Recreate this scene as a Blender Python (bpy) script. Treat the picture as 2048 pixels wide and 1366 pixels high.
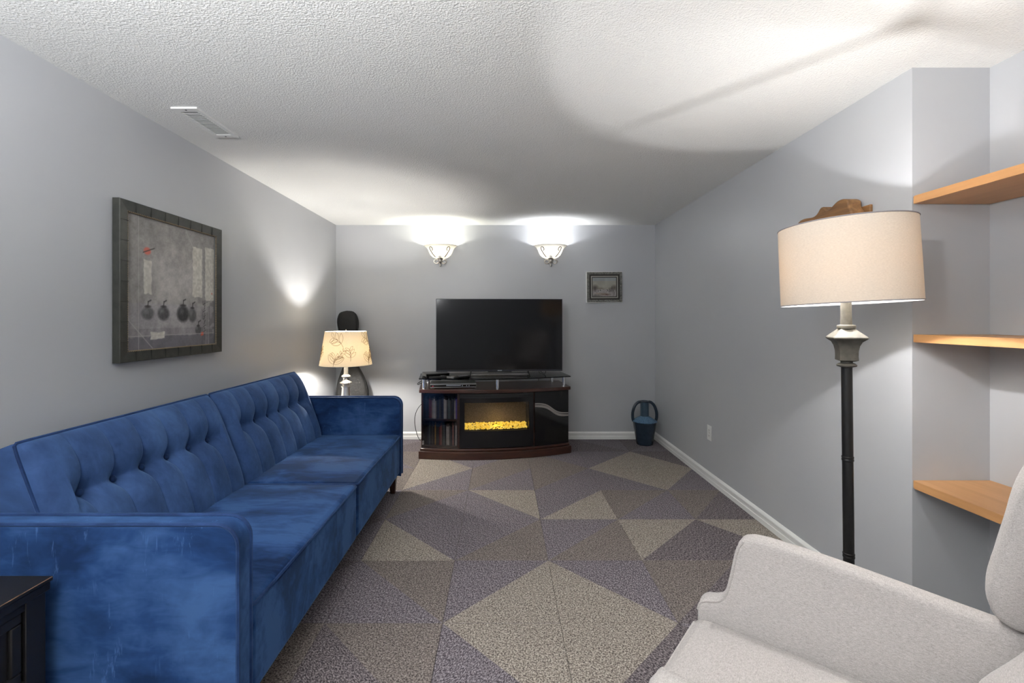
import bpy, bmesh, math, random
import numpy as np
from mathutils import Vector, Matrix

for o in list(bpy.data.objects):
    bpy.data.objects.remove(o, do_unlink=True)
C = bpy.context.scene.collection
sc = bpy.context.scene
PI = math.pi

# ------------------------------------------------------------------ camera, world, exposure
cam = bpy.data.cameras.new('camera')
cam.sensor_width = 36.0
cam.lens = 910.0 / 2048.0 * 36.0
cam.shift_x = (1024 - 1003) / 2048.0
cam.shift_y = (638 - 683) / 2048.0
cam.clip_start = 0.02
camo = bpy.data.objects.new('camera', cam)
C.objects.link(camo)
camo.location = (0, 0, 1.29)
camo.rotation_euler = (PI / 2, 0, 0)
sc.camera = camo

world = bpy.data.worlds.new('world')
sc.world = world
world.use_nodes = True
world.node_tree.nodes['Background'].inputs[0].default_value = (0.8, 0.85, 1, 1)
world.node_tree.nodes['Background'].inputs[1].default_value = 0.3

vs = sc.view_settings
vs.view_transform = 'Standard'
vs.look = 'None'
vs.gamma = 1.0
vs.use_curve_mapping = False
vs.exposure = 0.86

# light powers (watts) and colours, used by the lamps' own builders below
FLOOR_LAMP_W = 11.5
TABLE_LAMP_W = 33.0
SCONCE_W = 8.0
FILL_UPLIGHT_W = 200.0  # power of the added fill uplighter behind the camera
WARM = (1.0, 0.86, 0.70)
NEUTRAL = (1.0, 1.0, 1.0)

# room (metres): camera stands at x=0, y=0
XL, XR, XN = -1.779, 1.65, 1.962       # left wall, right wall, niche wall
YB, YN, YR = 4.89, 1.828, -2.9         # back wall, niche return, rear wall
H = 2.30

# ------------------------------------------------------------------ helpers
def lin(c):
    return tuple(((v / 255.0) / 12.92 if v / 255.0 <= 0.04045 else ((v / 255.0 + 0.055) / 1.055) ** 2.4) for v in c)

def rgba(c):
    return (*lin(c), 1.0)

MATS = {}
class NT:
    def __init__(s, name):
        s.m = bpy.data.materials.new(name); s.m.use_nodes = True
        s.t = s.m.node_tree; s.n = s.t.nodes; s.l = s.t.links
        s.p = s.n['Principled BSDF']; s.out = s.n['Material Output']
        MATS[name] = s.m
    def node(s, kind, **kw):
        nd = s.n.new(kind)
        for k, v in kw.items():
            if k.startswith('i_'):
                nd.inputs[k[2:].replace('_', ' ')].default_value = v
            else:
                setattr(nd, k, v)
        return nd
    def link(s, a, b): s.l.new(a, b)
    def set(s, **kw):
        for k, v in kw.items():
            s.p.inputs[k.replace('_', ' ')].default_value = v
    def coord(s, kind='Object'):
        return s.node('ShaderNodeTexCoord').outputs[kind]
    def pos(s):
        return s.node('ShaderNodeNewGeometry').outputs['Position']
    def mapping(s, src, scale=(1, 1, 1), rot=(0, 0, 0)):
        mp = s.node('ShaderNodeMapping'); mp.inputs['Scale'].default_value = scale
        mp.inputs['Rotation'].default_value = rot
        s.link(src, mp.inputs['Vector']); return mp.outputs[0]
    def noise(s, vec, scale, detail=2.0, rough=0.5, dist=0.0):
        nd = s.node('ShaderNodeTexNoise'); nd.inputs['Scale'].default_value = scale
        nd.inputs['Detail'].default_value = detail; nd.inputs['Roughness'].default_value = rough
        nd.inputs['Distortion'].default_value = dist
        s.link(vec, nd.inputs['Vector']); return nd.outputs['Fac']
    def voronoi(s, vec, scale, feature='F1'):
        nd = s.node('ShaderNodeTexVoronoi', feature=feature); nd.inputs['Scale'].default_value = scale
        s.link(vec, nd.inputs['Vector']); return nd.outputs['Distance']
    def ramp(s, fac, stops):
        r = s.node('ShaderNodeValToRGB'); e = r.color_ramp.elements
        while len(e) < len(stops): e.new(0.5)
        for i, (p, c) in enumerate(stops):
            e[i].position = p; e[i].color = c if len(c) == 4 else rgba(c)
        s.link(fac, r.inputs[0]); return r.outputs[0]
    def math(s, op, a, b=None):
        nd = s.node('ShaderNodeMath', operation=op)
        for i, v in enumerate((a, b)):
            if v is None: continue
            if isinstance(v, (int, float)): nd.inputs[i].default_value = v
            else: s.link(v, nd.inputs[i])
        return nd.outputs[0]
    def mix(s, fac, a, b, blend='MIX'):
        nd = s.node('ShaderNodeMix', data_type='RGBA', blend_type=blend)
        for i, v in ((0, fac), (6, a), (7, b)):
            if isinstance(v, (int, float)): nd.inputs[i].default_value = v
            elif isinstance(v, tuple): nd.inputs[i].default_value = v if len(v) == 4 else rgba(v)
            else: s.link(v, nd.inputs[i])
        return nd.outputs[2]
    def color(s, sock): s.link(sock, s.p.inputs['Base Color'])
    def bump(s, h, strength=0.3, dist=0.01):
        b = s.node('ShaderNodeBump'); b.inputs['Strength'].default_value = strength
        b.inputs['Distance'].default_value = dist
        s.link(h, b.inputs['Height']); s.link(b.outputs[0], s.p.inputs['Normal']); return b

def plain(name, c, rough=0.5, metal=0.0, spec=0.5, var=0.0, bump=0.0, scale=60, coat=0.0):
    m = NT(name)
    m.set(Base_Color=rgba(c), Roughness=rough, Metallic=metal)
    m.p.inputs['Specular IOR Level'].default_value = spec
    if coat: m.p.inputs['Coat Weight'].default_value = coat
    if var or bump:
        v = m.coord(); n = m.noise(v, scale, 3)
        if var:
            lo = tuple(max(0, x * (1 - var)) for x in c); hi = tuple(min(255, x * (1 + var)) for x in c)
            m.color(m.ramp(n, [(0.3, lo), (0.7, hi)]))
        if bump: m.bump(n, bump, 0.003)
    return m.m

class MB:
    """collects shapes into one mesh"""
    def __init__(s): s.v = []; s.f = []; s.mi = []; s.cur = 0
    def add(s, vs_, fs_):
        o = len(s.v); s.v += [tuple(p) for p in vs_]
        for f in fs_: s.f.append(tuple(i + o for i in f)); s.mi.append(s.cur)
        return s
    def box(s, x0, x1, y0, y1, z0, z1):
        v = [(x, y, z) for x in (x0, x1) for y in (y0, y1) for z in (z0, z1)]
        return s.add(v, [(0, 1, 3, 2), (4, 6, 7, 5), (0, 4, 5, 1), (2, 3, 7, 6), (0, 2, 6, 4), (1, 5, 7, 3)])
    def grid(s, fn, nu, nv, wrapu=False, wrapv=False):
        vs_ = [fn(i / (nu if wrapu else nu), j / (nv if wrapv else nv)) for i in range(nu + (0 if wrapu else 1)) for j in range(nv + (0 if wrapv else 1))]
        W = nv + (0 if wrapv else 1); U = nu + (0 if wrapu else 1)
        fs_ = []
        for i in range(nu):
            for j in range(nv):
                a = i * W + j; b = ((i + 1) % U) * W + j
                c = ((i + 1) % U) * W + (j + 1) % W; d = i * W + (j + 1) % W
                fs_.append((a, b, c, d))
        return s.add(vs_, fs_)
    def lathe(s, prof, n=32, cx=0, cy=0, a0=0, a1=2 * PI, sx=1, sy=1, cap=True):
        full = abs(a1 - a0 - 2 * PI) < 1e-6
        k = n if full else n + 1; m = len(prof)
        vs_ = []
        for i in range(k):
            a = a0 + (a1 - a0) * i / n
            for r, z in prof: vs_.append((cx + sx * r * math.cos(a), cy + sy * r * math.sin(a), z))
        fs_ = []
        for i in range(n):
            i2 = (i + 1) % k
            for j in range(m - 1): fs_.append((i * m + j, i2 * m + j, i2 * m + j + 1, i * m + j + 1))
        if full and cap:
            if prof[0][0] > 1e-5: fs_.append(tuple(i * m for i in reversed(range(k))))
            if prof[-1][0] > 1e-5: fs_.append(tuple(i * m + m - 1 for i in range(k)))
        return s.add(vs_, fs_)
    def tube(s, pts, r, n=8, closed=False, flat=1.0):
        pts = [Vector(p) for p in pts]; N = len(pts)
        vs_ = []; prevu = None
        for i, p in enumerate(pts):
            if closed: t = pts[(i + 1) % N] - pts[i - 1]
            else: t = pts[min(i + 1, N - 1)] - pts[max(i - 1, 0)]
            if t.length < 1e-9: t = Vector((0, 0, 1))
            t.normalize()
            if prevu is None:
                u = t.cross(Vector((0, 0, 1)))
                if u.length < 0.05: u = t.cross(Vector((1, 0, 0)))
            else:
                u = prevu - t * prevu.dot(t)
            u.normalize(); prevu = u; w = t.cross(u)
            rr = r(i / max(1, N - 1)) if callable(r) else r
            for k in range(n):
                a = 2 * PI * k / n
                vs_.append(p + u * (rr * math.cos(a)) + w * (rr * flat * math.sin(a)))
        fs_ = []
        for i in range(N if closed else N - 1):
            i2 = (i + 1) % N
            for k in range(n):
                k2 = (k + 1) % n
                fs_.append((i * n + k, i * n + k2, i2 * n + k2, i2 * n + k))
        if not closed:
            fs_.append(tuple(reversed(range(n)))); fs_.append(tuple((N - 1) * n + k for k in range(n)))
        return s.add(vs_, fs_)
    def prism(s, outline, fn, d0, d1):
        """outline: 2-D points; fn(a, b, d) -> 3-D point"""
        n = len(outline)
        vs_ = [fn(a, b, d0) for a, b in outline] + [fn(a, b, d1) for a, b in outline]
        fs_ = [tuple(reversed(range(n))), tuple(range(n, 2 * n))]
        for i in range(n): fs_.append((i, (i + 1) % n, n + (i + 1) % n, n + i))
        return s.add(vs_, fs_)
    def sphere(s, c, r, n=12, m=8, sz=1.0):
        prof = [(r * math.sin(PI * j / m), c[2] - r * sz * math.cos(PI * j / m)) for j in range(m + 1)]
        return s.lathe(prof, n, c[0], c[1], cap=False)

def obj(name, mb, mat, parent=None, smooth=False, bevel=0.0, seg=2, world=False, angle=35):
    me = bpy.data.meshes.new(name)
    v = mb.v
    if world and parent is not None:
        root = parent
        while root.parent is not None: root = root.parent
        Mi = ROOTM[root.name].inverted()
        v = [tuple(Mi @ Vector(p)) for p in v]
    me.from_pydata(v, [], mb.f)
    bm = bmesh.new(); bm.from_mesh(me)
    bmesh.ops.recalc_face_normals(bm, faces=bm.faces)
    bm.to_mesh(me); bm.free()
    for m_ in (mat if isinstance(mat, (list, tuple)) else [mat]): me.materials.append(m_)
    if isinstance(mat, (list, tuple)): me.polygons.foreach_set('material_index', mb.mi)
    o = bpy.data.objects.new(name, me); C.objects.link(o)
    if parent is not None: o.parent = parent
    if bevel:
        b = o.modifiers.new('bevel', 'BEVEL'); b.width = bevel; b.segments = seg
        b.limit_method = 'ANGLE'; b.angle_limit = math.radians(30)
        smooth = True
    if smooth:
        me.polygons.foreach_set('use_smooth', [True] * len(me.polygons))
        try: me.set_sharp_from_angle(angle=math.radians(angle if not bevel else 50))
        except Exception: pass
    return o

ROOTM = {}
def thing(name, label, cat, loc=(0, 0, 0), rotz=0.0, group=None, rot=None):
    o = bpy.data.objects.new(name, None); C.objects.link(o)
    o.location = loc; o.rotation_euler = rot if rot else (0, 0, rotz)
    o.empty_display_size = 0.1
    o['label'] = label; o['category'] = cat
    if group: o['group'] = group
    ROOTM[o.name] = Matrix.Translation(loc) @ o.rotation_euler.to_matrix().to_4x4()
    return o

def tag(o, label, cat, group=None, kind=None):
    o['label'] = label; o['category'] = cat
    if group: o['group'] = group
    if kind: o['kind'] = kind
    return o

def struct(name, mb, mat, label=None, **kw):
    o = obj(name, mb, mat, **kw); o['kind'] = 'structure'
    if label: o['label'] = label
    return o

def light(name, loc, watts, col, radius, parent=None):
    ld = bpy.data.lights.new(name, 'POINT'); ld.energy = watts; ld.color = col; ld.shadow_soft_size = radius
    o = bpy.data.objects.new(name, ld); C.objects.link(o); o.location = loc
    if parent is not None: o.parent = parent
    return o

def arc(cx, cy, r, a0, a1, n):
    return [(cx + r * math.cos(a0 + (a1 - a0) * i / n), cy + r * math.sin(a0 + (a1 - a0) * i / n)) for i in range(n + 1)]

def smooth_path(pts, n=6, closed=False):
    """Catmull-Rom through the points"""
    P = [Vector(p) for p in pts]; N = len(P); out = []
    rng = range(N if closed else N - 1)
    for i in rng:
        p0 = P[(i - 1) % N] if closed or i > 0 else P[0]
        p1 = P[i]; p2 = P[(i + 1) % N]
        p3 = P[(i + 2) % N] if closed or i + 2 < N else P[-1]
        for k in range(n):
            t = k / n
            out.append(0.5 * ((2 * p1) + (p2 - p0) * t + (2 * p0 - 5 * p1 + 4 * p2 - p3) * t * t + (3 * p1 - p0 - 3 * p2 + p3) * t ** 3))
    if not closed: out.append(P[-1])
    return [tuple(p) for p in out]

# ------------------------------------------------------------------ materials
def make_materials():
    m = NT('wall_paint'); v = m.pos()
    n = m.noise(v, 1.7, 3)
    m.color(m.ramp(n, [(0.3, (180, 182, 186)), (0.7, (184, 186, 189))]))
    m.set(Roughness=0.36); m.p.inputs['Specular IOR Level'].default_value = 0.6
    m.bump(m.noise(v, 240, 2), 0.06, 0.002)

    m = NT('popcorn_ceiling'); v = m.pos()
    a = m.voronoi(v, 130); b = m.noise(v, 230, 3, 0.6); c = m.noise(v, 110, 2)
    h = m.math('ADD', m.math('MULTIPLY', a, 0.8), m.math('ADD', b, m.math('MULTIPLY', c, 0.6)))
    m.color(m.ramp(h, [(0.35, (238, 238, 236)), (0.8, (232, 232, 230))]))
    m.set(Roughness=0.9); m.p.inputs['Specular IOR Level'].default_value = 0.1
    m.bump(h, 0.38, 0.009)

    plain('white_trim', (232, 232, 230), 0.35)
    plain('subfloor', (40, 37, 38), 0.9)
    plain('vent_grey', (176, 176, 174), 0.5)

    # carpet yarns: (dark gap, yarn low, yarn high)
    for name, dk, lo, hi, stripe in (
            ('carpet_light', (90, 83, 79), (146, 138, 129), (195, 187, 176), 0),
            ('carpet_brown', (76, 70, 68), (120, 112, 108), (162, 153, 147), 0),
            ('carpet_purple', (74, 69, 74), (114, 108, 114), (162, 155, 159), 1),
            ('carpet_dark', (66, 61, 64), (106, 99, 102), (152, 144, 145), 2)):
        m = NT(name); v = m.pos()
        if stripe:
            vv = m.mapping(v, (1, 1, 1), (0, 0, 0.5 if stripe == 1 else -0.75))
            vv = m.mapping(vv, (210, 105, 105))
            n1 = m.noise(vv, 1.0, 1.5, 0.5, 0.3)
        else:
            vv = m.mapping(v, (165, 165, 165), (0, 0, 0.4))
            n1 = m.noise(vv, 1.0, 2.0, 0.55, 0.6)
        n2 = m.noise(v, 420, 2)
        f = m.math('ADD', m.math('MULTIPLY', n1, 0.8), m.math('MULTIPLY', n2, 0.2))
        m.color(m.ramp(f, [(0.40, dk), (0.50, lo), (0.62, hi)]))
        m.set(Roughness=0.95); m.p.inputs['Specular IOR Level'].default_value = 0.1
        m.bump(f, 0.8, 0.006)

    # velvet: nap brushed into lighter and darker patches
    for name, dk, md, hi, sc_, thr in (
            ('velvet_back', (36, 57, 94), (48, 73, 116), (64, 92, 138), 2.4, 0.0),
            ('velvet_seat', (6, 30, 68), (22, 54, 102), (46, 78, 126), 2.6, 0.0),
            ('velvet_arm', (10, 34, 72), (28, 58, 104), (56, 88, 136), 2.4, 0.0),
            ('velvet_piping', (20, 38, 74), (28, 50, 90), (38, 62, 106), 8.0, 0.0)):
        m = NT(name); v = m.coord('Object')
        w = m.noise(v, 2.2, 3, 0.6)
        vv = m.mapping(v, (1.0, 1.7, 1.3), (0.3, 0.4, 0.7))
        n1 = m.noise(vv, sc_, 5, 0.6, 0.35)
        vs2 = m.mapping(v, (3, 14, 9), (0.2, 0.5, 0.4))
        n2 = m.noise(vs2, 2.4, 3, 0.6, 0.8)
        f = m.math('ADD', m.math('MULTIPLY', n1, 0.78), m.math('MULTIPLY', n2, 0.22))
        k = {'velvet_seat': 0.45, 'velvet_arm': 0.72}.get(name, 0.8)
        cc = m.ramp(f, [(0.5 - .16 * k, dk), (0.50, md), (0.5 + .18 * k, hi)])
        if name == 'velvet_arm':
            # brush strokes and finger marks in the nap
            sk = m.noise(m.mapping(v, (26, 26, 5), (0.4, 0.35, 0.2)), 2.0, 4, 0.7, 0.5)
            cl = m.noise(v, 5.5, 2, 0.5)
            am = m.math('MULTIPLY', m.ramp(sk, [(0.60, (0, 0, 0)), (0.68, (255, 255, 255))]), m.ramp(cl, [(0.5, (0, 0, 0)), (0.62, (255, 255, 255))]))
            cc = m.mix(m.math('MULTIPLY', am, 0.55), cc, (78, 112, 160))
        m.color(cc)
        m.set(Roughness=0.75)
        m.p.inputs['Specular IOR Level'].default_value = 0.15
        m.p.inputs['Sheen Weight'].default_value = 0.35
        m.p.inputs['Sheen Roughness'].default_value = 0.45
        m.p.inputs['Sheen Tint'].default_value = rgba((130, 175, 235))
        m.bump(m.noise(v, 500, 2), 0.08, 0.002)

    m = NT('chair_fabric'); v = m.coord('Object')
    wa = m.noise(m.mapping(v, (120, 600, 600)), 1.0, 2); wb = m.noise(m.mapping(v, (600, 120, 600)), 1.0, 2)
    f = m.math('ADD', m.math('MULTIPLY', wa, 0.5), m.math('MULTIPLY', wb, 0.5))
    m.color(m.ramp(f, [(0.35, (158, 152, 149)), (0.5, (177, 172, 169)), (0.65, (194, 189, 187))]))
    m.set(Roughness=0.95); m.p.inputs['Specular IOR Level'].default_value = 0.1
    m.p.inputs['Sheen Weight'].default_value = 0.15
    m.bump(f, 0.35, 0.003)

    # woods
    def wood(name, c0, c1, c2, axis, rough, scale=7.0, coat=0.0):
        m = NT(name); v = m.coord('Object')
        s = [1.0, 1.0, 1.0]
        for i in range(3):
            if i != axis: s[i] = 14.0
        vv = m.mapping(v, tuple(s))
        n = m.noise(vv, scale * 0.5, 5, 0.6, 0.6)
        m.color(m.ramp(n, [(0.3, c0), (0.52, c1), (0.75, c2)]))
        m.set(Roughness=rough)
        if coat: m.p.inputs['Coat Weight'].default_value = coat
        m.bump(n, 0.05, 0.002)
    wood('shelf_wood', (190, 140, 92), (200, 150, 100), (210, 160, 110), 1, 0.4, 3)
    wood('dark_brown_wood', (46, 24, 16), (60, 32, 22), (74, 40, 28), 0, 0.3, coat=0.3)
    wood('carved_wood', (100, 70, 42), (136, 98, 60), (164, 122, 78), 1, 0.55, 5)
    wood('leg_wood', (40, 18, 14), (54, 26, 20), (66, 34, 26), 2, 0.35)

    m = NT('black_painted_wood'); v = m.coord()
    n = m.noise(m.mapping(v, (3, 1, 3)), 9, 6, 0.7)
    m.color(m.ramp(n, [(0.55, (20, 19, 20)), (0.72, (30, 28, 28)), (0.86, (84, 76, 70))]))
    m.set(Roughness=0.45); m.bump(n, 0.06, 0.002)
    plain('scuffed_edge', (120, 92, 72), 0.6, var=0.3, scale=40)

    plain('black_gloss', (10, 10, 11), 0.08, spec=0.5)
    plain('black_satin', (18, 18, 20), 0.35)
    plain('black_matte', (14, 14, 15), 0.7)
    plain('fire_frame', (14, 15, 18), 0.16)
    plain('tv_bezel', (26, 29, 40), 0.3)
    m = NT('tv_screen'); m.set(Base_Color=(0.002, 0.002, 0.003, 1), Roughness=0.1); m.p.inputs['Specular IOR Level'].default_value = 0.42
    plain('chrome', (225, 226, 230), 0.18, 1.0)
    plain('brushed_nickel', (205, 198, 188), 0.32, 1.0, bump=0.05, scale=30)
    plain('bronze_dark', (74, 66, 54), 0.45, 0.6)
    plain('silver_plastic', (150, 150, 152), 0.35, 0.4)
    plain('grey_plastic', (92, 92, 94), 0.45)
    plain('display_silver', (170, 172, 186), 0.3)
    plain('led_red', (200, 60, 90), 0.4)
    plain('logo_silver', (190, 195, 205), 0.4)
    plain('rubber_black', (12, 12, 12), 0.55)
    plain('white_plastic', (228, 228, 226), 0.4)
    plain('slot_dark', (60, 60, 60), 0.6)
    plain('screw_dark', (60, 58, 55), 0.4, 0.6)
    plain('silver_wave', (132, 126, 122), 0.35, 0.0)
    plain('cream_card', (176, 168, 150), 0.6)
    plain('lamp_black', (20, 20, 21), 0.4, bump=0.1, scale=50)
    m = NT('pewter'); v = m.coord(); n = m.noise(v, 40, 4)
    m.color(m.ramp(n, [(0.3, (62, 60, 56)), (0.7, (88, 86, 80))])); m.set(Roughness=0.55, Metallic=0.25); m.bump(n, 0.15, 0.002)

    # tinted glass (transparent mixed with gloss by Fresnel)
    def tint(name, col, rough=0.02, f0=1.5):
        m = NT(name)
        tr = m.node('ShaderNodeBsdfTransparent'); tr.inputs[0].default_value = (*col, 1)
        gl = m.node('ShaderNodeBsdfGlossy'); gl.inputs['Roughness'].default_value = rough
        fr = m.node('ShaderNodeFresnel'); fr.inputs[0].default_value = f0
        mx = m.node('ShaderNodeMixShader')
        m.link(fr.outputs[0], mx.inputs[0]); m.link(tr.outputs[0], mx.inputs[1]); m.link(gl.outputs[0], mx.inputs[2])
        m.link(mx.outputs[0], m.out.inputs[0])
    tint('smoked_glass', (0.74, 0.75, 0.74))
    tint('door_glass', (0.9, 0.9, 0.91))
    tint('fire_glass', (0.85, 0.84, 0.82))

    # lamp shades: cloth that lets light through
    def shade(name, col, fac, weave, trans=None):
        m = NT(name); v = m.coord('Object')
        n = m.noise(m.mapping(v, (40, 40, weave)), 4.0, 3)
        cc = m.ramp(n, [(0.3, tuple(x * 0.94 for x in col)), (0.7, col)])
        df = m.node('ShaderNodeBsdfDiffuse'); tl = m.node('ShaderNodeBsdfTranslucent'); mx = m.node('ShaderNodeMixShader')
        m.link(cc, df.inputs[0])
        if trans: tl.inputs[0].default_value = rgba(trans)
        else: m.link(cc, tl.inputs[0])
        mx.inputs[0].default_value = fac
        m.link(df.outputs[0], mx.inputs[1]); m.link(tl.outputs[0], mx.inputs[2]); m.link(mx.outputs[0], m.out.inputs[0])
    shade('linen_shade', (222, 214, 202), 0.0125, 160, (255, 194, 125))
    shade('cream_shade', (230, 223, 208), 0.022, 120, (255, 216, 150))
    shade('alabaster_glass', (245, 242, 235), 0.23, 6)
    plain('shade_rim', (150, 146, 150), 0.8)
    plain('embroidery', (124, 98, 66), 0.8)

    # guitar bag nylon
    m = NT('bag_nylon'); v = m.coord(); n = m.noise(v, 14, 4, 0.6)
    m.color(m.ramp(n, [(0.3, (12, 12, 13)), (0.7, (22, 22, 23))])); m.set(Roughness=0.75); m.bump(n, 0.5, 0.02)

    # vase glazes
    m = NT('vase_dark_glaze'); v = m.coord(); n = m.noise(v, 18, 4)
    m.color(m.ramp(n, [(0.3, (28, 40, 52)), (0.7, (38, 52, 66))])); m.set(Roughness=0.22)
    m = NT('vase_light_glaze'); v = m.coord(); n = m.noise(v, 90, 3)
    m.color(m.ramp(n, [(0.35, (60, 92, 120)), (0.7, (92, 126, 154))])); m.set(Roughness=0.25)
    m = NT('vase_neck_glaze'); v = m.coord(); n = m.noise(m.mapping(v, (60, 60, 3)), 2.0, 3)
    m.color(m.ramp(n, [(0.3, (38, 56, 72)), (0.7, (66, 88, 104))])); m.set(Roughness=0.3)

    # picture frames and prints
    m = NT('picture_frame_dark'); v = m.coord('Object')
    n = m.noise(v, 30, 4)
    m.color(m.ramp(n, [(0.3, (44, 45, 42)), (0.7, (58, 59, 54))]))
    m.set(Roughness=0.4)
    plain('frame_groove', (34, 34, 32), 0.6)
    plain('gold_bead', (150, 134, 108), 0.35, 0.6)
    plain('frame_pewter', (112, 112, 106), 0.35, 0.5, var=0.25, scale=70)
    plain('frame_dark_wood', (40, 35, 30), 0.5)
    plain('frame_silver_bead', (160, 158, 150), 0.35, 0.5)
    for nm in ('painted_print', 'painted_canvas'):
        m = NT(nm); a = m.node('ShaderNodeAttribute', attribute_name='Col')
        m.color(a.outputs['Color']); m.set(Roughness=0.55)

    # fire
    m = NT('fire_mesh'); v = m.coord()
    ck = m.noise(m.mapping(v, (260, 260, 260)), 1.0, 1)
    m.color(m.ramp(ck, [(0.4, (86, 76, 66)), (0.6, (128, 116, 102))])); m.set(Roughness=0.8)
    m = NT('ember_glass'); v = m.coord()
    n = m.noise(v, 60, 3); 
    cc = m.ramp(n, [(0.3, (216, 168, 40)), (0.55, (238, 206, 84)), (0.75, (250, 236, 160))])
    m.color(cc); m.link(cc, m.p.inputs['Emission Color']); m.p.inputs['Emission Strength'].default_value = 0.5
    m.set(Roughness=0.15)
    for i, c in enumerate(((96, 34, 34), (150, 138, 126), (28, 30, 36), (34, 42, 62), (176, 168, 160), (70, 66, 62), (96, 72, 150), (160, 120, 60), (150, 96, 84), (80, 92, 88))):
        plain('disc_case_%d' % i, c, 0.35, var=0.12, scale=25)
make_materials()
M = MATS

# ------------------------------------------------------------------ structure
def build_room():
    W = M['wall_paint']
    struct('wall_back', MB().box(XL - .1, XR + .45, YB, YB + .1, 0, H + .1), W, 'grey painted end wall behind the television')
    struct('wall_left', MB().box(XL - .1, XL, YR - .1, YB, 0, H + .1), W, 'grey painted wall beside the blue sofa')
    struct('wall_right', MB().box(XR, XR + .45, YN, YB, 0, H + .1), W, 'grey painted wall with the outlet')
    struct('wall_niche', MB().box(XN, XN + .1, YR - .1, YN, 0, H + .1), W, 'grey painted niche wall behind the shelves')
    struct('wall_rear', MB().box(XL, XN, YR - .1, YR, 0, H + .1), W, 'grey painted wall opposite the television')
    struct('ceiling', MB().box(XL, XN, YR, YB, H, H + .1), M['popcorn_ceiling'], 'white textured ceiling')
    fl = struct('floor', MB().box(XL, XN, YR, YB, -.05, -.007), M['subfloor'], 'floor laid with grey, brown and purple carpet tiles')
    # carpet tiles: (diagonal, first half, second half).  '/' : upper-left, lower-right   '\\' : lower-left, upper-right
    L, B, P, D = 'carpet_light', 'carpet_brown', 'carpet_purple', 'carpet_dark'
    tiles = {
        (-1, 2): ('/', L, D) , (0, 2): ('\\', P, L), (1, 2): ('/', L, D), (-2, 2): ('\\', D, B), (-3, 2): ('\\', D, B), (2, 2): ('\\', D, P),
        (-2, 3): ('\\', P, B), (-3, 3): ('/', D, P), (0, 3): ('/', P, L), (1, 3): ('\\', L, P), (2, 3): ('/', B, D), (3, 3): ('\\', D, L),
        (-2, 4): ('\\', L, P), (-3, 4): ('/', D, P), (0, 4): ('/', P, B), (1, 4): ('/', P, B), (2, 4): ('/', L, D), (3, 4): ('\\', D, L),
        (-2, 5): ('/', B, P), (-3, 5): ('\\', D, P), (0, 5): ('\\', P, L), (1, 5): ('/', P, L), (2, 5): ('/', B, P), (3, 5): ('/', B, D),
        (-2, 6): ('/', L, P), (-3, 6): ('\\', B, B), (0, 6): ('/', B, P), (1, 6): ('/', B, P), (2, 6): ('\\', P, L), (3, 6): ('/', L, P),
        (-2, 7): ('\\', L, P), (-3, 7): ('\\', P, B), (0, 7): ('/', P, B), (1, 7): ('\\', B, P), (2, 7): ('/', P, L), (3, 7): ('\\', L, D),
        (-2, 8): ('\\', P, B), (-3, 8): ('/', P, D), (0, 8): ('/', B, P), (1, 8): ('/', P, D), (2, 8): ('\\', D, P), (3, 8): ('/', D, P)}
    cache = {}
    rnd = random.Random(5)
    cols = [-1.75, -1.25, -.75, -.25, .25, .75, 1.25, 1.75]
    idx = [-4, -3, -2, 0, 1, 2, 3, 4]
    for ci, x0 in enumerate([-2.25] + cols):
        c = ([-5] + idx)[ci]
        for r in range(-7, 9):
            y0 = .43 + .5 * (r - 0) - 0.0
            y0 = 1.93 + .5 * (r - 3)
            x1, y1 = min(x0 + .5, XN), min(y0 + .5, YB)
            xa, ya = max(x0, XL), max(y0, YR)
            if x1 - xa < .03 or y1 - ya < .03: continue
            if xa >= XR and ya >= YN: continue
            if x1 > XR and ya >= YN - .2: x1 = XR
            k = tiles.get((c, r))
            if k is None: k = (rnd.choice('/\\'), rnd.choice((B, P, D, P)), rnd.choice((P, D, L, B)))
            key = (k, round(x1 - xa, 3), round(y1 - ya, 3), round(xa - x0, 3))
            if key not in cache:
                g = .0010
                a, b, e, f = xa - x0 + g, x1 - x0 - g, ya - y0 + g, y1 - y0 - g
                z, zl = 0.0, -.007
                v = [(a, e, z), (b, e, z), (b, f, z), (a, f, z), (a, e, zl), (b, e, zl), (b, f, zl), (a, f, zl)]
                if k[0] == '/': tri = [(0, 2, 3), (0, 1, 2)]
                else: tri = [(0, 1, 3), (1, 2, 3)]
                fcs = tri + [(0, 4, 5, 1), (1, 5, 6, 2), (2, 6, 7, 3), (3, 7, 4, 0)]
                me = bpy.data.meshes.new('carpet_tile'); me.from_pydata(v, [], fcs)
                me.materials.append(M[k[1]]); me.materials.append(M[k[2]])
                me.polygons.foreach_set('material_index', [0, 1, 0, 0, 0, 0]); me.update()
                cache[key] = me
            o = bpy.data.objects.new('carpet_tile', cache[key]); C.objects.link(o)
            o.location = (x0, y0, 0); o.parent = fl
    # baseboards: stepped profile (offset from wall, height)
    prof = [(0, 0), (.014, 0), (.014, .030), (.011, .034), (.011, .052), (.015, .056), (.015, .066), (.010, .074), (.004, .080), (0, .080)]
    Wt = M['white_trim']
    struct('baseboard_back', MB().prism(prof, lambda a, b, d: (d, YB - a, b), XL, XR), Wt, 'white moulded baseboard under the television wall')
    struct('baseboard_right', MB().prism(prof, lambda a, b, d: (XR - a, d, b), YN, YB - .015), Wt, 'white moulded baseboard along the outlet wall')
    struct('baseboard_left', MB().prism(prof, lambda a, b, d: (XL + a, d, b), YR, YB - .015), Wt, 'white moulded baseboard behind the sofa')
    struct('baseboard_niche', MB().prism(prof, lambda a, b, d: (XN - a, d, b), YR, YN), Wt, 'white moulded baseboard under the niche shelves')
build_room()

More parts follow.
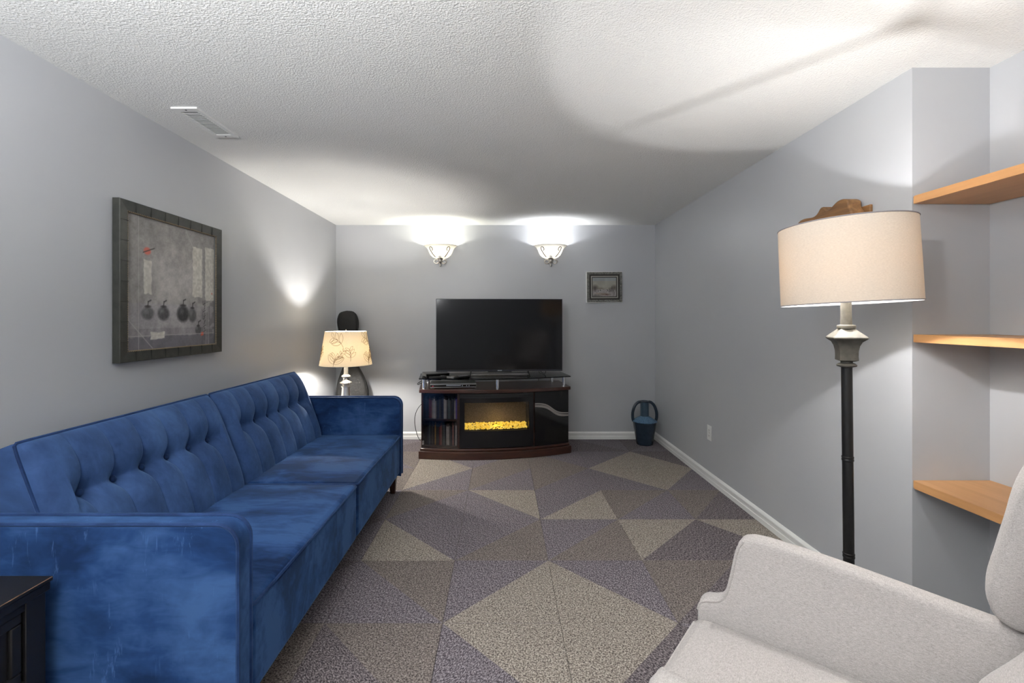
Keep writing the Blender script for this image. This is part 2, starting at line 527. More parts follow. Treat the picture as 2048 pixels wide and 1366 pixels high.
# ------------------------------------------------------------------ sofa
def puff(mb, x0, x1, y0, y1, z0, z1, p, nx=18, ny=26):
    """block with a softly domed top"""
    def top(u, v):
        return (x0 + (x1 - x0) * u, y0 + (y1 - y0) * v, z1 + p * (1 - abs(2 * u - 1) ** 3) * (1 - abs(2 * v - 1) ** 4))
    mb.grid(top, nx, ny)
    o = len(mb.v); W = ny + 1
    base = o - (nx + 1) * W
    ring = [base + j for j in range(ny + 1)] + [base + i * W + ny for i in range(1, nx + 1)] + [base + nx * W + j for j in range(ny - 1, -1, -1)] + [base + i * W for i in range(nx - 1, 0, -1)]
    low = []
    for i in ring:
        x, y, z = mb.v[i]; low.append(len(mb.v)); mb.v.append((x, y, z0))
    n = len(ring)
    for i in range(n):
        mb.f.append((ring[i], ring[(i + 1) % n], low[(i + 1) % n], low[i])); mb.mi.append(mb.cur)
    mb.f.append(tuple(low)); mb.mi.append(mb.cur)
    return mb

def build_sofa():
    s = thing('sofa', 'blue velvet three-seat sofa with buttoned channel back and thin square arms', 'sofa', (-1.16, 2.42, 0))
    Y0, Y1, YM = 1.304, 3.475, 2.39
    XF = -.757
    ZA, T = .697, .072
    # seats
    for a, b in ((Y0 + T + .003, YM - .0025), (YM + .0025, Y1 - T - .003)):
        mb = puff(MB(), -1.47, XF, a, b, .135, .425, .014)
        c = obj('seat_cushion', mb, M['velvet_seat'], s, bevel=.022, seg=3, world=True)
        path = [(-1.40, a + .004, .418), (-.80, a + .004, .420)] + [(XF - .022 + .022 * math.sin(t) , a + .026 - .022 * math.cos(t), .417) for t in (.3, .8, 1.3)] + \
               [(XF + .001, b - .026, .416)] + [(XF - .022 + .022 * math.cos(t), b - .026 + .022 * math.sin(t), .417) for t in (.3, .8, 1.3)] + [(-.80, b - .004, .420), (-1.40, b - .004, .418)]
        obj('piping', MB().tube(path, .0055, 6), M['velvet_piping'], c, smooth=True, world=True)
        # front welt just below the top edge
    # backrests
    Bx, Bz, Tx, Tz = -1.352, .375, -1.548, .893
    Lh = math.hypot(Tx - Bx, Tz - Bz); ux, uz = (Tx - Bx) / Lh, (Tz - Bz) / Lh
    nx_, nz_ = uz, -ux
    TH = .125
    for a, b in ((Y0 + T + .060, YM - .002), (YM + .002, Y1 - T - .004)):
        Wd = b - a; NB = 7; tb = .60
        def P(u, v, d):
            return (Bx + ux * v * Lh + nx_ * d, a + u * Wd, Bz + uz * v * Lh + nz_ * d)
        def front(u, v):
            eu = max(0, 1 - abs(2 * u - 1) ** 18) ** .5; ev = max(0, 1 - abs(2 * v - 1) ** 4.5) ** .55
            ch = abs(math.sin(PI * NB * u)) ** .5
            g = (v - tb) * Lh
            inn = 1.0 if .5 / NB < u < 1 - .5 / NB else .0
            seam = .80 * (1 - .80 * inn * math.exp(-(g / .060) ** 2) - .16 * inn * math.exp(-(g / .018) ** 2))
            mid = 1.0 - .30 * inn * math.exp(-(g / .050) ** 2) - .06 * inn * math.exp(-(g / .010) ** 2)
            ch = ch ** (1 + 2.2 * inn * math.exp(-(g / .026) ** 2))
            d = .066 * eu * ev * (seam * (1 - ch) + mid * ch)
            return P(u, v, d)
        mb = MB(); nu, nv = 168, 64
        mb.grid(front, nu, nv)
        W = nv + 1
        ring = [j for j in range(nv + 1)] + [i * W + nv for i in range(1, nu + 1)] + [nu * W + j for j in range(nv - 1, -1, -1)] + [i * W for i in range(nu - 1, 0, -1)]
        mid = []; low = []
        for i in ring:
            uu, vv = (i // W) / nu, (i % W) / nv
            low.append(len(mb.v)); mb.v.append(P(uu, vv, -TH))
        n = len(ring)
        for i in range(n):
            mb.f.append((ring[i], ring[(i + 1) % n], low[(i + 1) % n], low[i])); mb.mi.append(0)
        mb.f.append(tuple(low)); mb.mi.append(0)
        bk = obj('backrest', mb, M['velvet_back'], s, smooth=True, world=True, angle=60)
        for k in range(1, NB):
            c = P(k / NB, tb, front_d(front, P, k / NB, tb, nx_, nz_) + .009)
            bt = MB()
            pr = [(0.0135 * math.sin(t), .009 * math.cos(t)) for t in [PI * .5 * i / 5 for i in range(6)]]
            vs_ = []
            m2 = MB().lathe([(r, z) for r, z in reversed(pr)], 14, cap=False)
            for x, y, z in m2.v:
                # local z -> normal, x -> along slope, y -> Y
                vs_.append((c[0] + nx_ * z + ux * x, c[1] + y, c[2] + nz_ * z + uz * x))
            bt.add(vs_, m2.f)
            obj('button', bt, M['velvet_piping'], bk, smooth=True, world=True)
        cr = .03
        loop = [P(0, t, .004) for t in [i / 12 for i in range(0, 12)]] + [P(0.003, .985, .004), P(.012, .998, .004)] + [P(i / 20, 1, .004) for i in range(1, 20)] + \
               [P(.988, .998, .004), P(.997, .985, .004)] + [P(1, 1 - i / 12, .004) for i in range(1, 13)]
        obj('piping', MB().tube(loop, .0055, 6), M['velvet_piping'], bk, smooth=True, world=True)
    # arms: thin slabs with rounded upper corners and welt on both faces
    r = .062
    xb = -1.60
    outl = [(XF, .115), ] + [(XF - r + r * math.cos(t), ZA - r + r * math.sin(t)) for t in [PI / 2 * i / 8 for i in range(9)]] + \
           [(xb + r - r * math.sin(t), ZA - r + r * math.cos(t)) for t in [PI / 2 * i / 8 for i in range(9)]] + [(xb, .115)]
    for y0, y1 in ((Y0, Y0 + T), (Y1 - T, Y1)):
        mb = MB().prism(outl, lambda a, b, d: (a, d, b), y0, y1)
        arm = obj('armrest', mb, M['velvet_arm'], s, bevel=.006, seg=2, world=True)
        for yy in (y0 + .003, y1 - .003):
            obj('piping', MB().tube([(x, yy, z + (.002 if z > .5 else 0)) for x, z in outl], .006, 6), M['velvet_piping'], arm, smooth=True, world=True)
    # base rail and legs
    obj('base_frame', MB().box(-1.56, -.80, Y0 + .075, Y1 - .075, .112, .137), M['black_matte'], s, world=True)
    for x in (-.805, -1.50):
        for y in (Y0 + .11, Y1 - .10):
            m2 = MB()
            for (zz, h0) in ((0, 0),):
                t0, t1 = .017, .026
                v = [(x - t0, y - t0, 0), (x + t0, y - t0, 0), (x + t0, y + t0, 0), (x - t0, y + t0, 0), (x - t1, y - t1, .118), (x + t1, y - t1, .118), (x + t1, y + t1, .118), (x - t1, y + t1, .118)]
                m2.add(v, [(3, 2, 1, 0), (4, 5, 6, 7), (0, 1, 5, 4), (1, 2, 6, 5), (2, 3, 7, 6), (3, 0, 4, 7)])
            obj('leg', m2, M['leg_wood'], s, bevel=.002, seg=1, world=True)

def front_d(front, P, u, v, nx_, nz_):
    p = front(u, v); q = P(u, v, 0)
    return (p[0] - q[0]) * nx_ + (p[2] - q[2]) * nz_
build_sofa()

# ------------------------------------------------------------------ armchair
def build_armchair():
    a = thing('armchair', 'light grey fabric armchair with sloping swoop arms and winged back', 'armchair', (.705, .930, 0), math.radians(50))
    F = M['chair_fabric']
    # seat cushion
    mb = puff(MB(), -.252, .252, -.23, .375, .27, .412, .03, 16, 18)
    c = obj('seat_cushion', mb, F, a, bevel=.035, seg=4)
    obj('piping', MB().tube([(-.215, .366, .4035), (.215, .366, .4035)], .004, 6), F, c, smooth=True)
    obj('seat_base', MB().box(-.30, .30, -.30, .35, .17, .268), F, a, bevel=.012)
    # arms
    prof = [(.352, .16), (.372, .30), (.372, .425), (.367, .444), (.352, .454), (.332, .460), (.314, .468), (.302, .484), (.294, .510), (.287, .548), (.281, .590), (.274, .622), (.262, .640), (.24, .648),
            (.20, .650), (.10, .646), (.0, .638), (-.12, .626), (-.20, .618), (-.262, .612), (-.33, .604), (-.34, .16)]
    top = prof[:]
    for sgn in (1, -1):
        mb = MB()
        # cross-sections from the inner face to the outer face; the top rolls over
        layers = [(.252, 0.0), (.258, .004), (.272, .000), (.300, -.006), (.330, -.018), (.350, -.034), (.360, -.06)]
        n = len(prof); vs_ = []
        infl = [(.252, -.022), (.256, -.010), (.266, -.002), (.285, .0), (.310, -.004), (.335, -.016), (.352, -.038), (.358, -.062)]
        for x, dz in infl:
            for (y, z) in prof:
                up = max(0.0, min(1.0, (z - .40) / .06))
                flare = .055 * max(0.0, (z - .42)) / .2
                # shrink the profile near the two faces to round the edge
                yy = y + (dz * .55 if y > .2 else (-dz * .2 if y < -.25 else 0)) * (1 if z > .2 else 0)
                vs_.append((sgn * (x + flare), yy, z + dz * up * (1.0 if z > .45 else .5)))
        fs_ = []
        for i in range(len(infl) - 1):
            for j in range(n):
                fs_.append((i * n + j, i * n + (j + 1) % n, (i + 1) * n + (j + 1) % n, (i + 1) * n + j))
        fs_.append(tuple(range(n))); fs_.append(tuple(reversed(range((len(infl) - 1) * n, len(infl) * n))))
        mb.add(vs_, fs_)
        ar = obj('armrest', mb, F, a, smooth=True, angle=70)
        pts = []
        for (y, z) in prof[2:13]:
            flare = .055 * max(0.0, (z - .42)) / .2
            pts.append((sgn * (.2575 + flare), y - .004, z - .006))
        obj('piping', MB().tube(smooth_path(pts, 3), .0042, 6), F, ar, smooth=True)
    # back: leaning shell, wings and puffed cushion
    def yb(z): return -.30 - .13 * (z - .40)
    mb = MB()
    zs = [.17, .30, .45, .60, .75, .90, 1.02, 1.06]
    def shell(u, v):
        z = .17 + (1.07 - .17) * v
        x = -.325 + .65 * u
        return (x, yb(z) - .10, z)
    pr = [(-.325, .17), (.325, .17), (.34, .6), (.345, .95), (.32, 1.03), (.25, 1.075), (0, 1.09), (-.25, 1.075), (-.32, 1.03), (-.345, .95), (-.34, .6)]
    mb.prism(pr, lambda p, q, d: (p, yb(q) + d, q), -.11, -.01)
    obj('back_shell', mb, F, a, bevel=.025, seg=3)
    for sgn in (1, -1):
        # wing: rounded pad in front of the shell edge
        w = [(-.345, .622), (-.290, .615), (-.255, .627), (-.238, .655), (-.236, .70), (-.246, .76), (-.262, .84), (-.285, .94), (-.318, 1.01), (-.37, 1.05), (-.41, 1.03), (-.39, .8)]
        w = [(p[0], p[1]) for p in smooth_path([(x, y, 0) for x, y in w], 4, True)]
        mb = MB()
        n = len(w); cx = sum(p[0] for p in w) / n; cz = sum(p[1] for p in w) / n
        lay = [(.285, .90), (.292, .965), (.305, 1.0), (.335, 1.0), (.355, .965), (.363, .90)]
        vs_ = []
        for x, k in lay:
            for (y, z) in w:
                dy, dz = y - cx, z - cz; L = math.hypot(dy, dz); q = (L - (1 - k) * .16) / L
                vs_.append((sgn * x, cx + dy * q, cz + dz * q))
        fs_ = []
        for i in range(len(lay) - 1):
            for j in range(n): fs_.append((i * n + j, i * n + (j + 1) % n, (i + 1) * n + (j + 1) % n, (i + 1) * n + j))
        fs_.append(tuple(range(n))); fs_.append(tuple(range((len(lay) - 1) * n, len(lay) * n)))
        mb.add(vs_, fs_)
        obj('wing', mb, F, a, smooth=True, angle=75)
    def cush(u, v):
        z = .40 + .64 * v; x = (-.285 + .57 * u)
        eu = max(0, 1 - abs(2 * u - 1) ** 6) ** .5; ev = max(0, 1 - abs(2 * v - 1) ** 8) ** .5
        lum = .045 + .095 * math.exp(-((z - .49) / .11) ** 2)
        return (x, yb(z) - .012 + lum * eu * ev, z)
    mb = MB().grid(cush, 28, 30)
    nu, nv = 28, 30; W = nv + 1
    ring = [j for j in range(nv + 1)] + [i * W + nv for i in range(1, nu + 1)] + [nu * W + j for j in range(nv - 1, -1, -1)] + [i * W for i in range(nu - 1, 0, -1)]
    mb.f.append(tuple(ring)); mb.mi.append(0)
    obj('back_cushion', mb, F, a, smooth=True, angle=80)
    for x in (-.27, .27):
        for y in (-.26, .30):
            obj('leg', MB().lathe([(.012, 0), (.013, .004), (.022, .172)], 14, x, y), M['leg_wood'], a, smooth=True)
build_armchair()

# ------------------------------------------------------------------ media console with electric fireplace
CONS = dict(loc=(-.048, 4.30, 0), rot=math.radians(7.5))
def bow(x, w, b): return -b * (1 - (x / w) ** 2)
def bow_slab(w, back, b, z0, z1, n=28, y_off=0.0):
    out = [(-w, back)] + [(-w + 2 * w * i / n, bow(-w + 2 * w * i / n, w, b) + y_off) for i in range(n + 1)] + [(w, back)]
    return MB().prism(out, lambda p, q, d: (p, q, d), z0, z1)
def strip(xa, xb, w, b, off, z0, z1, th, n=12):
    """curved panel following the bowed front"""
    f = [(xa + (xb - xa) * i / n) for i in range(n + 1)]
    out = [(x, bow(x, w, b) + off) for x in f] + [(x, bow(x, w, b) + off + th) for x in reversed(f)]
    return MB().prism(out, lambda p, q, d: (p, q, d), z0, z1)

def build_console():
    c = thing('media_console', 'dark brown bow-front media console with electric fireplace and smoked glass top', 'media console', CONS['loc'], CONS['rot'])
    DW = M['dark_brown_wood']
    w, b = .70, .115
    pl = obj('plinth', bow_slab(.725, .43, .118, 0, .072, y_off=-.012), DW, c, bevel=.004)
    obj('plinth_moulding', bow_slab(.712, .43, .117, .072, .098, y_off=-.004), DW, pl, bevel=.006)
    obj('wood_top', bow_slab(.72, .44, .118, .608, .640, y_off=-.008), DW, c, bevel=.004)
    # carcass panels
    obj('side_panel', MB().box(-w, -w + .018, 0.0, .43, .098, .608), DW, c)
    obj('side_panel', MB().box(w - .018, w, 0.0, .43, .098, .608), DW, c)
    obj('back_panel', MB().box(-w + .018, w - .018, .415, .43, .098, .608), M['black_matte'], c)
    obj('divider', MB().box(-.372, -.352, bow(-.36, w, b) + .012, .415, .098, .608), DW, c)
    obj('divider', MB().box(.336, .354, bow(.345, w, b) + .03, .415, .098, .608), DW, c)
    out = [(x, bow(x, w, b) + .05) for x in [-.682 + .31 * i / 8 for i in range(9)]] + [(-.372, .41), (-.682, .41)]
    obj('shelf', MB().prism(out, lambda p, q, d: (p, q, d), .342, .358), DW, c)
    out = [(x, bow(x, w, b) + .02) for x in [-.682 + .31 * i / 8 for i in range(9)]] + [(-.372, .41), (-.682, .41)]
    obj('shelf', MB().prism(out, lambda p, q, d: (p, q, d), .098, .112), DW, c)
    # glass door over the disc shelves
    d = obj('glass_door', strip(-.698, -.366, w, b, -.004, .101, .604, .004), M['door_glass'], c, smooth=True)
    obj('door_hinge', MB().box(-.692, -.676, bow(-.684, w, b) + .001, bow(-.684, w, b) + .008, .13, .165), M['chrome'], d)
    # right door, black gloss with a silver wave
    d = obj('door', strip(.352, .698, w, b, -.004, .101, .604, .018), M['black_gloss'], c, smooth=True)
    for dz, hw in ((.0, .006), (-.022, .0085)):
        mb = MB(); n = 30; vs_ = []
        for i in range(n + 1):
            x = .353 + (.697 - .353) * i / n; t = i / n
            z = .498 + dz - .100 * (1 / (1 + math.exp(-(t - .50) * 10))) - .012 * t
            k = hw * (1 + .5 * math.sin(t * PI) * (1 if dz < 0 else .3))
            for zz in (z - k, z + k):
                vs_.append((x, bow(x, w, b) - .0052, zz))
        mb.add(vs_, [(2 * i, 2 * i + 2, 2 * i + 3, 2 * i + 1) for i in range(n)])
        obj('silver_wave', mb, M['silver_wave'], d)
    # fireplace insert
    fx0, fx1 = -.350, .338
    wx0, wx1, wz0, wz1 = -.305, .295, .262, .520
    FF = M['fire_frame']
    ins = obj('fireplace_insert', strip(fx0, fx1, w, b, .004, wz1, .600, .02), FF, c, smooth=True)
    obj('frame_bottom', strip(fx0, fx1, w, b, .004, .104, wz0, .02), FF, ins, smooth=True)
    obj('frame_side', strip(fx0, wx0, w, b, .004, wz0, wz1, .02), FF, ins, smooth=True)
    obj('frame_side', strip(wx1, fx1, w, b, .004, wz0, wz1, .02), FF, ins, smooth=True)
    obj('trim_band', strip(fx0 + .002, fx1 - .002, w, b, -.002, .562, .603, .006), M['black_satin'], ins, smooth=True)
    obj('air_slot', strip(fx0 + .03, fx1 - .03, w, b, -.0032, .576, .588, .003), M['black_matte'], ins, smooth=True)
    obj('fire_glass', strip(wx0, wx1, w, b, .010, wz0, wz1, .003), M['fire_glass'], ins, smooth=True)
    yb_ = .06
    obj('firebox_back', MB().box(wx0, wx1, yb_, yb_ + .01, wz0 - .01, wz1 + .01), M['fire_mesh'], ins)
    obj('firebox_side', MB().box(wx0 - .01, wx0, bow(wx0, w, b) + .026, yb_, wz0 - .01, wz1 + .01), M['black_matte'], ins)
    obj('firebox_side', MB().box(wx1, wx1 + .01, bow(wx1, w, b) + .026, yb_, wz0 - .01, wz1 + .01), M['black_matte'], ins)
    out = [(x, bow(x, w, b) + .026) for x in [wx0 + (wx1 - wx0) * i / 10 for i in range(11)]] + [(wx1, yb_), (wx0, yb_)]
    obj('firebox_floor', MB().prism(out, lambda p, q, e: (p, q, e), wz0 - .01, wz0 + .004), M['black_matte'], ins)
    obj('firebox_ceiling', MB().prism(out, lambda p, q, e: (p, q, e), wz1, wz1 + .01), M['black_matte'], ins)
    # crushed glass embers (uncountable)
    rnd = random.Random(3); mb = MB()
    for i in range(900):
        x = rnd.uniform(wx0 + .008, wx1 - .008); y = rnd.uniform(bow(x, w, b) + .03, yb_ - .01)
        t = (y - bow(x, w, b) - .03) / .12
        z = wz0 + .006 + .034 * min(1, max(0, t)) * rnd.uniform(.6, 1.1) + .004
        r = rnd.uniform(.006, .011)
        pts = []
        for s_ in ((1, 0, 0), (-1, 0, 0), (0, 1, 0), (0, -1, 0), (0, 0, 1), (0, 0, -1)):
            k = r * rnd.uniform(.6, 1.2); pts.append((x + s_[0] * k + rnd.uniform(-.002, .002), y + s_[1] * k, z + s_[2] * k * .8))
        mb.add(pts, [(0, 2, 4), (2, 1, 4), (1, 3, 4), (3, 0, 4), (2, 0, 5), (1, 2, 5), (3, 1, 5), (0, 3, 5)])
    e = obj('ember_bed', mb, M['ember_glass'], ins); e['kind'] = 'stuff'; e['label'] = 'glowing yellow crushed glass embers'
    light('ember_glow', (0, -.04, wz0 + .06), .2, (1.0, .74, .28), .03, c)
    # chrome posts and glass top
    for (x, y) in ((-.675, .03), (-.645, .36), (0.0, -.085), (.66, .03), (.625, .36)):
        obj('post', MB().lathe([(.019, .640), (.019, .644), (.016, .645), (.016, .727), (.019, .728), (.019, .7315)], 20, x, y), M['chrome'], c, smooth=True)
    obj('glass_top', bow_slab(.722, .40, .118, .732, .741, y_off=-.008), M['smoked_glass'], c, bevel=.002, seg=1)
    return c
cons = build_console()
CM = ROOTM[cons.name]
def cw(x, y, z=0.0):
    p = CM @ Vector((x, y, z)); return (p.x, p.y, p.z)

def build_discs():
    rnd = random.Random(11)
    names = {0: 'dark red', 1: 'beige', 2: 'black', 3: 'navy blue', 4: 'pale grey', 5: 'taupe', 6: 'violet', 7: 'ochre', 8: 'dusty pink', 9: 'grey green'}
    rows = {'upper': (.358, [2, 3, 2, 0, 0, 1, 4, 1, 2, 3, 5, 2, 3, 4, 4, 5, 9, 5, 2, 2, 4, 6]),
            'lower': (.112, [2, 2, 3, 9, 2, 5, 2, 7, 2, 2, 0, 8, 5, 9, 2, 4, 4, 5, 2, 8, 2, 4])}
    for rn, (z0, seq) in rows.items():
        x = -.672
        base = {}
        for i, ci in enumerate(seq):
            h = rnd.uniform(.168, .192); wd = .0122 if rnd.random() < .8 else .0135
            dpt = .135
            y0 = bow(x, .70, .115) + .062 + rnd.uniform(0, .012)
            mb = MB().box(0, wd, 0, dpt, 0, h)
            o = obj('disc_case', mb, M['disc_case_%d' % ci])
            o.location = cw(x, y0, z0); o.rotation_euler = (0, 0, CONS['rot'])
            lf = 'the console side' if i == 0 else 'a %s' % names[seq[i - 1]]
            rt = 'the divider' if i == len(seq) - 1 else 'a %s case' % names[seq[i + 1]]
            tag(o, '%s disc case between %s and %s, %s shelf' % (names[ci], lf, rt, rn), 'disc case', 'disc cases on the %s console shelf' % rn)
            x += wd + .0012
build_discs()

# ------------------------------------------------------------------ television
def build_tv():
    loc = cw(.047, .12, .741)
    t = thing('television', 'large black flat-screen television standing on the console glass top', 'television', loc, CONS['rot'] - .068)
    W2, z0, z1 = .616, .040, .745
    obj('back_housing', MB().box(-W2 * .8, W2 * .8, .018, .055, .10, .60), M['black_satin'], t, bevel=.01)
    obj('bezel', MB().box(-W2, W2, 0, .020, z0, z1), M['tv_bezel'], t, bevel=.003)
    obj('screen', MB().box(-W2 + .007, W2 - .007, -.0012, .001, z0 + .017, z1 - .007), M['tv_screen'], t)
    # small illegible maker's mark and sensor bar
    lg = MB()
    for i in range(5):
        lg.box(-.020 + i * .0085, -.0135 + i * .0085, -.0016, 0, z0 + .0045, z0 + .0115)
    obj('badge', lg, M['logo_silver'], t)
    obj('sensor_bar', MB().box(-.115, .115, .002, .018, z0 - .007, z0 + .001), M['black_satin'], t)
    for s in (-1, 1):
        x = s * .278
        f = MB().tube([(x, .010, z0 + .01), (x + s * .008, -.045, .006)], .006, 6)
        f.tube([(x, .010, z0 + .01), (x + s * .008, .075, .006)], .006, 6)
        f.box(x + s * .008 - .007, x + s * .008 + .007, -.052, .082, 0, .008)
        obj('foot', f, M['black_satin'], t, smooth=True)
    obj('cross_bar', MB().tube([(-.28, -.03, .014), (.28, -.03, .014)], .004, 6), M['chrome'], t, smooth=True)
build_tv()

# ------------------------------------------------------------------ devices on the console
def build_devices():
    p = thing('disc_player', 'slim silver and black disc player on the wooden console top', 'disc player', cw(-.405, .03, .640), CONS['rot'] - .03)
    obj('case', MB().box(-.215, .215, -.02, .21, .008, .046), M['silver_plastic'], p, bevel=.003)
    obj('front_panel', MB().box(-.213, .213, -.026, -.02, .016, .036), M['black_gloss'], p)
    obj('trim_line', MB().box(-.213, .213, -.0275, -.02, .010, .015), M['silver_plastic'], p)
    obj('display', MB().box(-.065, .07, -.0275, -.026, .025, .032), M['display_silver'], p)
    obj('standby_light', MB().box(-.198, -.182, -.0275, -.026, .022, .028), M['led_red'], p)
    for x in (.085, .125, .147): obj('knob', MB().box(x - .004, x + .004, -.0285, -.026, .022, .030), M['display_silver'], p)
    for x in (-.19, .19):
        for y in (0, .18): obj('foot', MB().box(x - .012, x + .012, y - .012, y + .012, 0, .009), M['rubber_black'], p)
    b = thing('cable_box', 'grey cable box at the end of the console glass top', 'cable box', cw(-.575, .14, .741), CONS['rot'] + .25)
    obj('case', MB().box(-.105, .125, -.07, .10, .006, .036), M['grey_plastic'], b, bevel=.004)
    obj('front_panel', MB().box(-.10, .12, -.073, -.069, .009, .033), M['black_gloss'], b)
    obj('foot', MB().box(-.09, -.07, -.05, .08, 0, .007), M['rubber_black'], b)
    obj('foot', MB().box(.09, .11, -.05, .08, 0, .007), M['rubber_black'], b)
    def remote(loc, rz, body, lab, n):
        r = thing('remote_control', lab, 'remote control', loc, rz)
        obj('body', MB().box(-.022, .022, -.085, .085, 0, .016), M[body], r, bevel=.006)
        for i in range(n):
            for k in (-.011, 0, .011):
                obj('key', MB().box(k - .0035, k + .0035, .06 - i * .022, .068 - i * .022, .016, .018), M['display_silver' if body == 'rubber_black' else 'black_satin'], r)
    remote(cw(-.33, -.005, .741), CONS['rot'] - 1.0, 'rubber_black', 'black remote control with silver keys lying flat on the glass top', 5)
    remote(cw(-.455, .005, .741), CONS['rot'] + .75, 'silver_plastic', 'silver remote control in front of the cable box', 5)
    remote(cw(-.545, -.005, .741), CONS['rot'] - 1.4, 'black_satin', 'black remote control with dark keys beside the cable box', 4)
    g = obj('instruction_card', MB().box(-.035, .035, -.055, .055, 0, .002), M['cream_card'])
    g.location = cw(-.40, .075, .741); g.rotation_euler = (0, 0, .9)
    tag(g, 'small cream card lying beside the cable box', 'card')
    # loose cables
    pts = smooth_path([cw(-.55, .35, .70), cw(-.69, .22, .675), cw(-.735, .12, .668), cw(-.728, .08, .69), cw(-.66, .15, .708), cw(-.52, .25, .69)], 8)
    tag(obj('signal_cable', MB().tube(pts, .0035, 6), M['rubber_black'], smooth=True), 'black cable looping past the chrome post under the glass top', 'cable')
    pts = smooth_path([cw(-.60, .445, .50), cw(-.735, .455, .40), cw(-.785, .45, .28), cw(-.765, .45, .12), cw(-.71, .45, .03), cw(-.6, .45, .006)], 8)
    tag(obj('power_cable', MB().tube(pts, .0035, 6), M['rubber_black'], smooth=True), 'black power cable hanging beside the console against the wall', 'cable')
    pts = smooth_path([cw(.50, .17, .84), cw(.515, .16, .78), cw(.50, .15, .748), cw(.50, .25, .746), cw(.50, .415, .744), cw(.505, .46, .60), cw(.51, .455, .3)], 6)
    tag(obj('antenna_cable', MB().tube(pts, .0028, 6), M['rubber_black'], smooth=True), 'thin black cable dropping from behind the television over the glass', 'cable')
build_devices()

# ------------------------------------------------------------------ wall sconces
def build_sconce(px, col, label):
    x = (px - 1003) / 910 * YB
    s = thing('wall_sconce', label, 'wall light', (x, YB, 1.84), 0.0, 'wall sconces above the television')
    # half bowl, opening upward; local z up from the drop finial
    prof = [(.020, .092), (.050, .096), (.085, .112), (.110, .135), (.124, .162), (.135, .190), (.150, .214), (.172, .230), (.180, .236), (.176, .240), (.166, .235), (.146, .220), (.129, .192), (.118, .164), (.104, .138), (.08, .118), (.05, .103), (.02, .099)]
    bowl = obj('glass_bowl', MB().lathe(prof, 40, a0=-PI, a1=0, sy=.78, cap=False), M['alabaster_glass'], s, smooth=True, angle=70)
    BR = M['bronze_dark']
    obj('back_plate', MB().lathe([(.0, 0), (.03, 0), (.036, .004), (.036, .016), (.0, .016)], 20).__class__().add(
        [(p[0], -p[2], p[1] + .12) for p in MB().lathe([(.0, 0), (.045, 0), (.05, .004), (.05, .014), (.0, .016)], 20, cap=False).v],
        MB().lathe([(.0, 0), (.045, 0), (.05, .004), (.05, .014), (.0, .016)], 20, cap=False).f), M['brushed_nickel'], s, smooth=True)
    hub = MB().lathe([(0, .005), (.006, .010), (.009, .022), (.005, .036), (.012, .048), (.022, .062), (.020, .076), (.026, .088), (.03, .095), (0, .099)], 16, 0, -.05, cap=False)
    obj('drop_finial', hub, M['brushed_nickel'], s, smooth=True)
    for sg in (-1, 1):
        pts = [(0, .072)] + [(.012 + .0 * i, .066) for i in range(1)]
        sp = []
        for i in range(22):
            t = i / 21; a = -2.6 + 4.6 * t; r = .030 - .018 * t
            sp.append((sg * (.045 + r * math.cos(a) * 1.0), -.05 - .004 * t, .066 + r * math.sin(a)))
        obj('scroll', MB().tube([(sg * .008, -.05, .075)] + sp, .0055, 7), M['brushed_nickel'], s, smooth=True)
        # wire curl lying on the glass
        cur = []
        for i in range(30):
            t = i / 29
            if t < .45:
                q = t / .45; th = -PI / 2 + sg * (.62 + .22 * q); z = .110 + .075 * q
            else:
                q = (t - .45) / .55; a = PI - q * 4.4; rr = .026 - .010 * q
                z = .190 + rr * math.sin(a) ; th = -PI / 2 + sg * (.84 - (.026 + rr * math.cos(a)) * 6.0)
            # radius of the bowl's outside at z
            r = None
            for (r0, z0), (r1, z1) in zip(prof[:8], prof[1:9]):
                if z0 <= z <= z1: r = r0 + (r1 - r0) * (z - z0) / (z1 - z0)
            if r is None: r = .176 if z > .23 else .05
            r += .005
            cur.append((r * math.cos(th), .78 * r * math.sin(th), z))
        obj('wire_curl', MB().tube(smooth_path(cur, 2), .0036, 6), BR, s, smooth=True)
    obj('bulb_socket', MB().lathe([(.014, .10), (.014, .135)], 12, 0, -.06), M['white_plastic'], s, smooth=True)
    light('sconce_light', (0, -.062, .185), SCONCE_W, col, .022, s)
build_sconce(881.5, (1.0, .985, .86), 'frosted half-bowl wall sconce with warm yellowish light and wire curls')
build_sconce(1100.5, (.95, .97, 1.0), 'frosted half-bowl wall sconce with cool white light and wire curls')

# ------------------------------------------------------------------ pictures
def fnoise(h, w, cell, rng):
    gh, gw = int(h / cell) + 3, int(w / cell) + 3
    g = rng.random((gh, gw))
    y = np.arange(h) / cell; x = np.arange(w) / cell
    yi = y.astype(int); xi = x.astype(int); fy = (y - yi)[:, None]; fx = (x - xi)[None, :]
    fy = fy * fy * (3 - 2 * fy); fx = fx * fx * (3 - 2 * fx)
    a = g[yi][:, xi]; b = g[yi][:, xi + 1]; c_ = g[yi + 1][:, xi]; d = g[yi + 1][:, xi + 1]
    return (a * (1 - fx) + b * fx) * (1 - fy) + (c_ * (1 - fx) + d * fx) * fy

def srgb2lin(a):
    a = np.clip(a, 0, 255) / 255.0
    return np.where(a <= 0.04045, a / 12.92, ((a + 0.055) / 1.055) ** 2.4)

